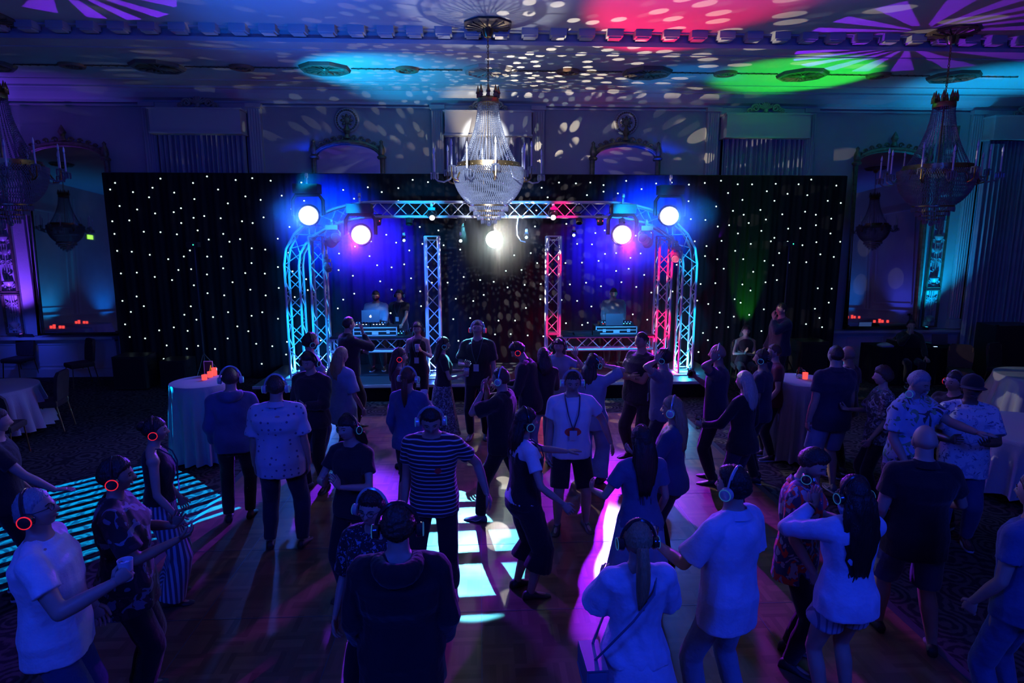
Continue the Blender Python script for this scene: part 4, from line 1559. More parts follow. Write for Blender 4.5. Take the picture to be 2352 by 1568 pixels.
m.build('fader', M_ALU, rt, False)
laptop(DK.x + .55, DK.y - .05, DTZ + .002, 'open laptop at the right end of the draped desk', False)
rt = empty('phone', (DK.x + .30, DK.y - .28, DTZ + .001), 0, 'small lit phone lying on the draped desk', 'phone')
MB().box((0, 0, .005), (.08, .05, .009)).build('case', M_BPL, rt, False)
MB().box((0, 0, .0102), (.07, .042, .001)).build('screen', emis('phone_screen', (.3, .45, 1), 6), rt, False)
o = MB()
o.loft([[Vector((sx * s, sy * s, z)) for sx, sy in ((-.12, -.09), (.12, -.09), (.12, .09), (-.12, .09))] for z, s in ((0, 1), (.03, 1.05), (.06, .7), (.08, .3))])
o = o.build('folded_cloth', M_LINEN, None, True, (DK.x - .68, DK.y - .15, DTZ))
tag(o, 'crumpled white cloth on the left end of the draped desk', 'cloth')
p = at_z(2298, 868, 0)
rt = empty('equipment_rack', (p.x, p.y, 0), 0, 'tall black equipment case standing before the right curtains', 'equipment case')
MB().box((0, 0, .62), (.95, .55, 1.14)).build('shell', M_BPL, rt, False)
for sx in (-1, 1):
    for z in (.05, 1.19):
        MB().box((sx * .475, -.275, z), (.05, .05, .05)).build('corner_cap', M_BMET, rt, False)
    for sy in (-1, 1):
        MB().tube([(sx * .40 - .015, sy * .2, .03), (sx * .40 + .015, sy * .2, .03)], .03, 12).build('caster', M_BPL, rt)

# things at the sides of the room that the two wall mirrors show
for i, (x, y) in enumerate(((-12.6, 8.4), (-13.6, 5.6), (12.6, 8.6), (13.4, 5.8))):
    sd = ('left', 'right')[i // 2]
    cloth_table(x, y, .85, .76, 'round banquet table out of frame at the %s, %s row, seen in the mirror' % (sd, ('near', 'far')[i % 2]), round_big=True, seed=20 + i)
    for k in range(4):
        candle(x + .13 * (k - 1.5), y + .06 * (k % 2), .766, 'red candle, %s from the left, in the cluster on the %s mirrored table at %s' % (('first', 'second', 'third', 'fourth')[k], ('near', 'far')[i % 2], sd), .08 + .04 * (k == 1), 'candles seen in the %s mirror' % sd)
rt = empty('exit_sign', (-16.96, -.7, 4.2), R(90), 'glowing yellow-green exit sign seen in the left wall mirror', 'sign')
MB().box((0, -.04, 0), (.42, .06, .2)).build('box', M_BPL, rt, False)
MB().box((0, -.073, 0), (.40, .006, .18)).build('panel', emis('exit_green', (.35, .9, .08), 3), rt, False)
# ------------------------------------------------------------------ clothing and skin materials
def tex_mat(name, build, rough=.75, sheen=.15, spec=.25):
    if name in MATS:
        return MATS[name]
    m = bpy.data.materials.new(name)
    m.use_nodes = True
    t = m.node_tree
    b = t.nodes['Principled BSDF']
    b.inputs['Roughness'].default_value = rough
    b.inputs['Sheen Weight'].default_value = sheen
    b.inputs['Specular IOR Level'].default_value = spec
    tc = nd(t, 'ShaderNodeTexCoord')
    s = nd(t, 'ShaderNodeSeparateXYZ')
    t.links.new(tc.outputs['Object'], s.inputs[0])
    t.links.new(build(t, tc.outputs['Object'], s.outputs), b.inputs['Base Color'])
    MATS[name] = m
    return m


def mixc(t, fac, a, b):
    m = nd(t, 'ShaderNodeMix', data_type='RGBA')
    t.links.new(fac, m.inputs['Factor'])
    for i, c in ((6, a), (7, b)):
        if isinstance(c, tuple):
            m.inputs[i].default_value = (*c, 1)
        else:
            t.links.new(c, m.inputs[i])
    return m.outputs[2]


def fabric(name, c, rough=.8):
    return mat('fabric_' + name, c, rough, sheen=.2, noise=.12, nscale=9, bump=.25, bscale=34, spec=.2)


def stripes(name, a, b, freq, duty=.0, axis=2):
    def f(t, v, s):
        if axis == 3:
            q = mth(t, 'MULTIPLY', mth(t, 'ARCTAN2', s[1], s[0]), freq)
        else:
            q = mth(t, 'MULTIPLY', s[axis], freq)
        return mixc(t, mth(t, 'GREATER_THAN', mth(t, 'SINE', q), duty), a, b)
    return tex_mat('striped_' + name, f)


def dots(name, a, b, scale, r=.22):
    def f(t, v, s):
        vo = nd(t, 'ShaderNodeTexVoronoi')
        vo.inputs['Scale'].default_value = scale
        vo.inputs['Randomness'].default_value = .35
        t.links.new(v, vo.inputs['Vector'])
        return mixc(t, mth(t, 'LESS_THAN', vo.outputs['Distance'], r), a, b)
    return tex_mat('dotted_' + name, f)


def floral(name, base, a, b, scale=9, th=.52):
    def f(t, v, s):
        n1 = nd(t, 'ShaderNodeTexNoise')
        n1.inputs['Scale'].default_value = scale
        n1.inputs['Detail'].default_value = 1.5
        n1.inputs['Distortion'].default_value = 1.4
        n2 = nd(t, 'ShaderNodeTexNoise')
        n2.inputs['Scale'].default_value = scale * 1.3
        n2.inputs['Detail'].default_value = 1
        n2.inputs['Distortion'].default_value = 2
        mp = nd(t, 'ShaderNodeMapping')
        mp.inputs['Location'].default_value = (3.1, 7.2, 1.7)
        t.links.new(v, mp.inputs[0])
        t.links.new(v, n1.inputs['Vector'])
        t.links.new(mp.outputs[0], n2.inputs['Vector'])
        c1 = mixc(t, mth(t, 'GREATER_THAN', n1.outputs[0], th), base, a)
        return mixc(t, mth(t, 'GREATER_THAN', n2.outputs[0], th + .03), c1, b)
    return tex_mat('floral_' + name, f)


SKIN = [mat('skin_fair', (.40, .25, .19), .5, noise=.06, nscale=18), mat('skin_mid', (.27, .16, .11), .5, noise=.06, nscale=18), mat('skin_deep', (.13, .07, .045), .45, noise=.06, nscale=18)]


def hairmat(name, c):
    if name in MATS:
        return MATS[name]
    m = mat(name, c, .42, spec=.5)
    t = m.node_tree
    b = t.nodes['Principled BSDF']
    tc = nd(t, 'ShaderNodeTexCoord')
    mp = nd(t, 'ShaderNodeMapping')
    mp.inputs['Scale'].default_value = (160, 160, 12)
    nz = nd(t, 'ShaderNodeTexNoise')
    nz.inputs['Scale'].default_value = 1
    nz.inputs['Detail'].default_value = 2
    t.links.new(tc.outputs['Object'], mp.inputs[0])
    t.links.new(mp.outputs[0], nz.inputs['Vector'])
    bp = nd(t, 'ShaderNodeBump')
    bp.inputs['Strength'].default_value = .7
    bp.inputs['Distance'].default_value = .012
    t.links.new(nz.outputs[0], bp.inputs['Height'])
    t.links.new(bp.outputs[0], b.inputs['Normal'])
    t.links.new(mixc(t, nz.outputs[0], tuple(x * .5 for x in c), tuple(min(1, x * 1.5) for x in c)), b.inputs['Base Color'])
    return m


HAIR = {'dark': hairmat('hair_dark', (.018, .012, .010)), 'brown': hairmat('hair_brown', (.06, .032, .018)), 'blond': hairmat('hair_blond', (.30, .20, .10)), 'grey': hairmat('hair_grey', (.25, .25, .26)), 'light': hairmat('hair_light', (.45, .38, .30)), 'red': hairmat('hair_auburn', (.13, .04, .02))}
F = {
    'white': fabric('white', (.62, .64, .68)), 'offwhite': fabric('offwhite', (.45, .48, .52)), 'black': fabric('black', (.012, .012, .015)), 'char': fabric('charcoal', (.018, .018, .022)),
    'navy': fabric('navy', (.018, .024, .05)), 'blue': fabric('blue', (.06, .10, .20)), 'denim': fabric('denim', (.04, .07, .14)), 'grey': fabric('grey', (.13, .145, .17)), 'ltblue': fabric('light_blue', (.20, .27, .38)), 'brightblue': fabric('bright_blue', (.42, .50, .66)),
    'khaki': fabric('khaki', (.24, .22, .18)), 'maroon': fabric('maroon', (.10, .02, .03)), 'teal': fabric('teal', (.06, .18, .20)), 'dkgrey': fabric('dark_grey', (.07, .075, .085)), 'brown': fabric('brown', (.07, .045, .03)),
}
F['marine'] = stripes('marine', (.02, .02, .03), (.42, .44, .48), 175, .62)
F['spotted'] = dots('shirt', (.42, .46, .55), (.10, .11, .18), 17, .2)
F['bigfloral'] = floral('dark', (.012, .012, .016), (.13, .15, .22), (.05, .02, .03), 8, .56)
F['smallfloral'] = floral('small', (.012, .012, .018), (.25, .27, .35), (.10, .12, .2), 26, .60)
F['redfloral'] = floral('red', (.04, .06, .14), (.75, .06, .05), (.40, .42, .55), 8, .53)
F['hawaii'] = floral('pale', (.30, .40, .55), (.03, .05, .06), (.14, .30, .16), 7, .57)
F['leafy'] = floral('grey_leaves', (.03, .035, .04), (.28, .30, .32), (.10, .11, .13), 13, .55)
F['whiteleaf'] = floral('white_leaves', (.50, .52, .56), (.30, .33, .42), (.10, .12, .2), 14, .62)
F['skirtpat'] = floral('skirt', (.08, .12, .16), (.26, .32, .36), (.03, .04, .05), 20, .5)
F['pinstripe'] = stripes('trousers', (.05, .06, .09), (.30, .34, .42), 34, .1, 3)
F['shortstripe'] = stripes('shorts', (.30, .33, .42), (.10, .12, .2), 190, .55, 0)


def printed(name, base, mark, cx, cz, rx, rz):
    def f(t, v, s):
        dx = mth(t, 'DIVIDE', mth(t, 'SUBTRACT', s[0], cx), rx)
        dz = mth(t, 'DIVIDE', mth(t, 'SUBTRACT', s[2], cz), rz)
        nz = nd(t, 'ShaderNodeTexNoise')
        nz.inputs['Scale'].default_value = 40
        t.links.new(v, nz.inputs['Vector'])
        d = mth(t, 'ADD', mth(t, 'ADD', mth(t, 'MULTIPLY', dx, dx), mth(t, 'MULTIPLY', dz, dz)), mth(t, 'MULTIPLY', nz.outputs[0], .5))
        m = mth(t, 'MULTIPLY', mth(t, 'LESS_THAN', d, 1.25), mth(t, 'GREATER_THAN', s[1], 0.02))
        if isinstance(base, tuple):
            return mixc(t, m, base, mark)
        st = mth(t, 'GREATER_THAN', mth(t, 'SINE', mth(t, 'MULTIPLY', s[2], base[2])), .62)
        return mixc(t, m, mixc(t, st, base[0], base[1]), mark)
    return tex_mat('printed_' + name, f)


F['printwhite'] = printed('white', (.62, .64, .68), (.75, .08, .05), 0.0, 1.13, .085, .05)
F['marine'] = printed('marine', [(.02, .02, .03), (.42, .44, .48), 175], (.6, .03, .03), -.07, 1.25, .028, .026)
M_HP = mat('headphone_gloss', (.02, .02, .025), .18, coat=.5)
M_HPW = mat('headphone_silver', (.5, .52, .56), .2, .3)
LEDC = {'r': emis('led_ring_red', (1, .02, .06), 1.0), 'b': emis('led_ring_blue', (.05, .28, 1), .32), 'g': emis('led_ring_green', (.05, 1, .2), .8), 'w': mat('led_ring_off', (.3, .4, .5), .2)}
M_EYE = mat('eye_dark', (.02, .015, .01), .1)
M_LIP = mat('lip', (.30, .10, .08), .4)
M_SOLE = mat('shoe_sole', (.5, .5, .52), .6)
M_SHOE = mat('shoe_dark', (.02, .02, .022), .5)
M_SHOEG = mat('shoe_grey', (.12, .13, .15), .6)
M_STRAP = mat('strap', (.03, .04, .07), .6)

JOBS = []


def queue(name, mb, material, parent, voxel, smooth=5, fold=0.0, extra=None, seed=0, label=None):
    """voxel remesh turns the overlapping limb shapes into one continuous skin; finished in finish_people()"""
    me = mb.mesh(name + '_src')
    o = bpy.data.objects.new(name, me)
    col.objects.link(o)
    o.parent = parent
    md = o.modifiers.new('r', 'REMESH')
    md.mode = 'VOXEL'
    md.voxel_size = voxel
    md.use_smooth_shade = True
    ms = o.modifiers.new('s', 'SMOOTH')
    ms.factor = .6
    ms.iterations = smooth
    if label:
        o['label'] = label
    JOBS.append((o, material, fold, extra, seed))
    return o


def finish_people():
    dg = bpy.context.evaluated_depsgraph_get()
    out = []
    for o, material, fold, extra, seed in JOBS:
        ev = o.evaluated_get(dg)
        me = bpy.data.meshes.new_from_object(ev)
        out.append(me)
    for (o, material, fold, extra, seed), me in zip(JOBS, out):
        o.modifiers.clear()
        n = len(me.vertices)
        co = np.empty(n * 3, 'f')
        me.vertices.foreach_get('co', co)
        co = co.reshape(-1, 3)
        if fold:
            r = np.random.RandomState(seed)
            nrm = np.empty(n * 3, 'f')
            me.vertex_normals.foreach_get('vector', nrm)
            nrm = nrm.reshape(-1, 3)
            d = np.zeros(n)
            for k in range(7):
                f = r.normal(size=3) * np.array([1, 1, .55]) * (16 + 5 * k)
                ph = r.rand() * 6
                d += np.sin(co @ f + ph + 1.5 * np.sin(co @ (r.normal(size=3) * 9) + ph)) / (1 + .35 * k)
            co = co + nrm * (d * fold / 2.2)[:, None]
        if extra is not None:
            polys = [list(p.vertices) for p in me.polygons]
            ev_, ef = extra.v, extra.f
            allv = np.vstack([co, np.array(ev_, 'f')])
            polys += [[i + n for i in f] for f in ef]
            nm = bpy.data.meshes.new(o.name)
            nm.from_pydata([tuple(v) for v in allv.tolist()], [], polys)
            bpy.data.meshes.remove(me)
            me = nm
        else:
            me.vertices.foreach_set('co', co.astype('f').ravel())
        me.polygons.foreach_set('use_smooth', [True] * len(me.polygons))
        me.materials.clear()
        me.materials.append(material)
        me.name = o.name
        me.update()
        old = o.data
        o.data = me
        bpy.data.meshes.remove(old)
    JOBS.clear()


# ------------------------------------------------------------------ anatomy
MALE = [(-.14, .10, .085, 0), (-.08, .155, .115, -.005), (0, .168, .12, -.008), (.10, .155, .110, 0), (.20, .150, .105, .005), (.32, .170, .118, .005), (.42, .185, .118, 0), (.485, .172, .100, -.005), (.53, .085, .072, -.01), (.57, .058, .060, -.005)]
FEM = [(-.14, .10, .090, 0), (-.08, .165, .125, -.012), (0, .170, .120, -.012), (.10, .140, .100, 0), (.19, .118, .088, .005), (.30, .140, .108, .018), (.37, .150, .112, .020), (.44, .158, .098, 0), (.49, .135, .085, -.005), (.53, .065, .06, -.01), (.57, .048, .052, -.005)]


def prof_at(P, z):
    if z <= P[0][0]:
        return P[0][1:]
    for a, b in zip(P, P[1:]):
        if z <= b[0]:
            t = (z - a[0]) / (b[0] - a[0])
            t = t * t * (3 - 2 * t) * .5 + t * .5
            return tuple(a[i] + (b[i] - a[i]) * t for i in (1, 2, 3))
    return P[-1][1:]


def head_radius(d):
    """distance of the head surface from the head centre along unit direction d (m, at scale 1)"""
    x, y, z = d
    rx, ry, rz = .076, .096, .118
    if y > 0:
        ry = .092
    r = 1 / math.sqrt((x / rx) ** 2 + (y / ry) ** 2 + (z / rz) ** 2)
    if z < 0:
        r *= 1 - .16 * (-z) ** 1.3 * (1 if y > -.2 else 1 + .5)      # jaw narrows, nape tucks in
        if y < 0:
            r *= 1 - .20 * min(1, -z * 1.6) * min(1, -y * 1.5)
    if y > 0:
        g = lambda cx, cz, sx, sz: math.exp(-((abs(x) - cx) / sx) ** 2 - ((z - cz) / sz) ** 2) * min(1, y * 2)
        r += .024 * g(0, -.20, .10, .14) + .010 * g(0, .0, .09, .15)   # nose
        r -= .010 * g(.33, .03, .15, .10)                             # eye sockets
        r += .005 * g(.25, .20, .28, .08)                             # brow
        r += .006 * g(.42, -.22, .18, .14)                            # cheeks
        r += .007 * g(0, -.50, .20, .07) - .004 * g(0, -.40, .2, .04) - .004 * g(0, -.62, .2, .05)   # lips
        r += .010 * g(0, -.78, .22, .14)                              # chin
    return r


def head_parts(C, Mh, s, sex, near):
    """head with ears as extra geometry welded into the body mesh"""
    n, m = (40, 34) if near else (26, 22)
    mb = MB()
    vs = []
    for i in range(m + 1):
        p = PI * i / m
        for j in range(n):
            t = 2 * PI * j / n + PI / 2
            d = Vector((math.sin(p) * math.cos(t), math.sin(p) * math.sin(t), math.cos(p)))
            vs.append(C + Mh @ (d * head_radius(d) * s))
    fs = []
    for i in range(m):
        for j in range(n):
            j2 = (j + 1) % n
            fs.append(((i + 1) * n + j, (i + 1) * n + j2, i * n + j2, i * n + j))
    mb.add(vs, fs)
    for sx in (-1, 1):
        mb.ell(C + Mh @ Vector((sx * .074, -.008, -.005)) * s, (.010 * s, .018 * s, .032 * s), 8, 7, Mh @ Matrix.Rotation(sx * R(-18), 3, 'Z'))
    return mb


def _smooth01(a, b, x):
    t = max(0, min(1, (x - a) / (b - a)))
    return t * t * (3 - 2 * t)


from mathutils import noise as mnoise


def hair_mesh(C, Mh, s, style, near, seed, vol=1.0, length=.3, torso=None):
    mb = MB()
    off = Vector((seed * 3.1, seed * 1.7, seed))
    n, m = (76, 56) if near else (32, 24)
    curly = style in ('curly', 'afro')
    vs = []
    for i in range(m + 1):
        p = PI * i / m
        for j in range(n):
            t = 2 * PI * j / n
            d = Vector((math.sin(p) * math.cos(t), math.sin(p) * math.sin(t), math.cos(p)))
            x, y, z = d
            if style in ('beard',):
                k = _smooth01(-.15, -.40, z) * _smooth01(-.1, .25, y)
                k *= 1 - math.exp(-(x / .2) ** 2 - ((z + .5) / .05) ** 2)
                r = head_radius(d) * (.95 + .13 * k)
            else:
                line = .50 - .75 * _smooth01(.55, -.1, y) - .45 * _smooth01(.0, -.7, y)
                if style in ('long', 'bob', 'ponytail', 'bun', 'curlylong'):
                    line -= .12
                k = _smooth01(line - .08, line + .12 + .22 * max(0, y), z + .07 * mnoise.noise(d * 6 + off) + .04 * mnoise.noise(d * 17 + off))
                nz = mnoise.noise(d * (9 if curly else 4) + off) * (.10 if curly else .035) + (mnoise.noise(d * 20 + off) * (.06 if curly else .022)) + mnoise.noise(Vector((x * 34, y * 34, z * 12)) + off) * (.05 if near else .02)
                th = {'short': .085, 'buzz': .03, 'curly': .20, 'afro': .42, 'long': .12, 'bob': .15, 'ponytail': .07, 'bun': .07, 'messy': .17, 'curlylong': .16, 'cap': .06, 'quiff': .12}.get(style, .09) * vol
                if style == 'quiff':
                    th += .16 * _smooth01(.2, .7, y) * _smooth01(.4, .8, z)
                r = head_radius(d) * (.93 + (.07 + th + nz) * k)
            vs.append(C + Mh @ (d * r * s))
    fs = []
    for i in range(m):
        for j in range(n):
            j2 = (j + 1) % n
            fs.append(((i + 1) * n + j, (i + 1) * n + j2, i * n + j2, i * n + j))
    mb.add(vs, fs)
    T = torso or Mh
    if style in ('long', 'bob', 'curlylong'):
        L = length if style != 'bob' else .17
        rings = []
        nn = 36
        wav = .010 if style == 'curlylong' else .0045
        for k in range(13):
            t = k / 12
            top = C + Mh @ Vector((0, -.035, .035)) * s
            end = C + Mh @ Vector((0, -.075, -.06)) * s
            if t < .3:
                c = top.lerp(end, t / .3)
            else:
                u = (t - .3) / .7
                c = end + T @ Vector((0, -.035 * math.sin(u * 1.8), -L * u)) * s
            rx = (.078 + .028 * math.sin(min(1, t * 1.4) * PI / 2)) * (1 - .45 * max(0, t - .55) / .45)
            ry = (.060 - .018 * t) * (1 - .3 * max(0, t - .6) / .4)
            if style == 'curlylong':
                rx *= 1.15
                ry *= 1.2
            row = []
            for j in range(nn):
                a = 2 * PI * j / nn
                g = 1 + .06 * math.sin(7 * a + seed) + .05 * math.sin(13 * a + 2 * seed + 2 * t)
                v = Vector((rx * g * math.cos(a), ry * g * math.sin(a), 0))
                v += Vector((mnoise.noise(Vector((a * 2, t * 9, seed))) * wav * 2, mnoise.noise(Vector((a * 2 + 9, t * 9, seed))) * wav * 2, .02 * math.sin(9 * a + seed) * t * (1 if k == 12 else .2)))
                row.append(c + (Mh if t < .25 else T) @ (v * s))
            rings.append(row)
        mb.loft(rings)
        if near or style == 'curlylong':
            r2 = random.Random(seed)
            for q in range(26 if near else 14):
                a = -PI * r2.random()
                pts = []
                rad = []
                ph = r2.random() * 6
                for k in range(7):
                    t = k / 6
                    w_ = (.010 + .014 * (style == 'curlylong')) * math.sin(t * 9 + ph)
                    pts.append(C + T @ (Vector((math.cos(a) * (.088 - .02 * t) + w_, -.05 + math.sin(a) * (.055) - .03 * t, -.02 - (L + .03 + .05 * (q % 3)) * t)) * s))
                    rad.append((.014 if style == 'curlylong' else .008) * (1 - .75 * t) * s)
                mb.tube(pts, rad, 5)
    if style == 'ponytail':
        for q in range(9 if near else 4):
            a = q * 2.4
            o_ = Vector((math.cos(a), math.sin(a), 0)) * .013
            pts = []
            rad = []
            for k in range(9):
                t = k / 8
                c = Vector((0, -.105, .01)) * (1 - t) + Vector((0, -.10 - .03 * math.sin(t * 3), -.02 - length * t)) * t if k < 2 else Vector((0, -.115 - .02 * math.sin(t * 3), .0 - length * t))
                pts.append(C + (Mh if k < 2 else T) @ ((c + o_ * (1 + .6 * math.sin(t * PI))) * s))
                rad.append((.020 * math.sin(PI * (.22 + .72 * t)) + .002) * s)
            mb.tube(pts, rad, 7)
        mb.lathe([(.012, -.01), (.024, 0), (.012, .01)], C + Mh @ Vector((0, -.11, .005)) * s, 10, Mh)
    if style == 'bun':
        for q in range(5):
            a = q * 1.26
            mb.ell(C + Mh @ Vector((math.cos(a) * .015, -.10 + math.sin(a) * .008, .055 + .012 * math.sin(a))) * s, .030 * s, 10, 8)
    if style == 'cap':
        pass
    return mb


def ik(S, W, L1, L2, hint):
    d = W - S
    L = d.length
    mx = (L1 + L2) * .995
    if L > mx:
        W = S + d * (mx / L)
        d = W - S
        L = mx
    a = (L1 * L1 - L2 * L2 + L * L) / (2 * L)
    hh = math.sqrt(max(0, L1 * L1 - a * a))
    u = d / L
    p = Vector(hint) - u * Vector(hint).dot(u)
    if p.length < 1e-5:
        p = Vector((0, 1, 0))
    p.normalize()
    return S + u * a + p * hh, W


def hand_mesh(mb, W, d, nrm, s, side, curl, spread=.12, seg=6):
    """palm, four unequal fingers and a thumb leaving the side of the palm"""
    d = Vector(d).normalized()
    nrm = Vector(nrm)
    nrm = (nrm - d * nrm.dot(d)).normalized()
    acr = d.cross(nrm).normalized() * side          # thumb side is +acr
    rings = []
    for t, w_, th in ((-.012, .024, .020), (.015, .030, .016), (.05, .040, .0145), (.08, .041, .013), (.092, .036, .010)):
        c = W + d * t * s
        rings.append([c + acr * (w_ * math.cos(2 * PI * j / 12)) * s + nrm * (th * math.sin(2 * PI * j / 12)) * s for j in range(12)])
    mb.loft(rings)
    for k, (L, off, r) in enumerate(((.070, .029, .0088), (.079, .010, .0090), (.073, -.010, .0087), (.057, -.029, .0078))):
        c = curl * (1 + .08 * k)
        p = W + (d * .078 + acr * off) * s
        dirv = (d + acr * (off * spread / .03)).normalized()
        pts = [p]
        ang = 0
        for q, fl in enumerate((.44, .32, .24)):
            ang += c * (.75, .95, .7)[q]
            v = dirv * math.cos(ang) + nrm * math.sin(ang)
            p = p + v * L * fl * s
            pts.append(p)
        mb.tube(pts, [r * s, r * .97 * s, r * .88 * s, r * .62 * s], seg)
        mb.ell(pts[-1], r * .62 * s, 6, 4)
    p = W + (d * .022 + acr * .022) * s
    pts = [p]
    v = (d * .62 + acr * .72 + nrm * (.15 + .35 * curl)).normalized()
    p = p + v * .036 * s
    pts.append(p)
    v = (d * .85 + acr * (.35 - .3 * curl) + nrm * (.2 + .5 * curl)).normalized()
    p = p + v * .032 * s
    pts.append(p)
    p = p + (v + nrm * .2 * curl).normalized() * .024 * s
    pts.append(p)
    mb.tube(pts, [.0145 * s, .0115 * s, .010 * s, .007 * s], seg)
    mb.ell(pts[-1], .007 * s, 6, 4)
    return W + d * .075 * s + nrm * .035 * s


ARMS = {   # wrist, elbow hint, hand direction, palm normal, curl  (right side; mirrored for the left)
    'down': ((.25, .05, .84), (.25, -1, 0), (-.05, .15, -1), (-1, 0, 0), .45),
    'relax': ((.23, .14, .90), (.4, -1, 0), (-.1, .35, -1), (-1, .1, 0), .5),
    'drink': ((.16, .30, 1.16), (.55, -.6, -1), (-.25, .9, .30), (-1, -.2, 0), .75),
    'drinkhi': ((.10, .28, 1.30), (.7, -.3, -1), (-.3, .7, .6), (-1, -.2, 0), .75),
    'ear': ((.16, .05, 1.565), (1, .1, -.5), (-.15, -.25, .95), (-1, 0, 0), .35),
    'earup': ((.13, .06, 1.60), (1, .35, .05), (-.3, -.35, .9), (-1, 0, 0), .3),
    'mouth': ((.075, .20, 1.475), (.8, .2, -1), (-.35, .05, .95), (0, -1, 0), .35),
    'clap': ((.07, .30, 1.20), (.9, -.3, -.8), (-.25, .45, .9), (-1, 0, 0), .15),
    'out': ((.36, .30, 1.06), (.5, -1, -.4), (.2, .9, -.3), (-.4, 0, -1), .25),
    'reach': ((.20, .52, 1.22), (.6, 0, -1), (0, 1, 0), (0, 0, -1), .12),
    'behindhead': ((.07, -.06, 1.60), (1, .2, .15), (-.8, -.3, .4), (0, 1, 0), .4),
    'cross': ((-.06, .235, 1.19), (1, .0, -1), (-1, .15, .1), (0, -1, 0), .35),
    'phone': ((.10, .33, 1.17), (.7, -.4, -1), (-.2, .9, .25), (-.5, -.3, .8), .6),
    'swing': ((.42, -.05, .95), (.3, -1, .2), (.4, -.1, -1), (-1, 0, -.3), .35),
    'raise': ((.26, .22, 1.52), (.8, -.2, -1), (0, .1, 1), (0, 1, 0), .2),
    'desk': ((.20, .38, 1.02), (.6, -.5, -.6), (0, 1, -.25), (0, 0, -1), .3),
    'hip': ((.22, .03, .98), (1, -.5, 0), (-.8, .3, -.6), (-.4, 0, 0), .5),
}


def headphones(rt, C, Mh, s, led, hair_vol=0.0, silver=False):
    e = .004 + hair_vol
    m = MB()
    pts = [C + Mh @ (Vector(((.094 + e) * math.cos(t), -.012, -.005 + (.128 + e) * math.sin(t))) * s) for t in np.linspace(0, PI, 17)]
    m.tube(pts, .009 * s, 8, hint=Mh @ Vector((0, 1, 0)), flat=.7)
    pts = [C + Mh @ (Vector(((.087 + e) * math.cos(t), -.012, .0 + (.119 + e) * math.sin(t))) * s) for t in np.linspace(.6, PI - .6, 11)]
    m.tube(pts, .010 * s, 6)
    hp = m.build('headphones', M_HPW if silver else M_HP, rt)
    for sx in (-1, 1):
        Mx = Mh @ Matrix.Rotation(sx * PI / 2, 3, 'Y')
        c = C + Mh @ (Vector((sx * (.074 + e), -.008, -.012)) * s)
        MB().lathe([(0, -.002), (.034, 0), (.040, .006), (.040, .018), (.037, .024), (.036, .036), (.030, .040), (0, .041)], c, 22, Mx @ Matrix.Scale(s, 3)).build('ear_cup', M_HPW if silver else M_HP, hp)
        if led:
            rg = MB()
            rg.tube([c + Mx @ (Vector((.0330 * math.cos(t), .0335 * math.sin(t), .0385)) * s) for t in np.linspace(0, 2 * PI, 25)[:-1]], .0032 * s, 6, closed=True)
            rg.build('led_ring', LEDC[led], hp)
    return hp


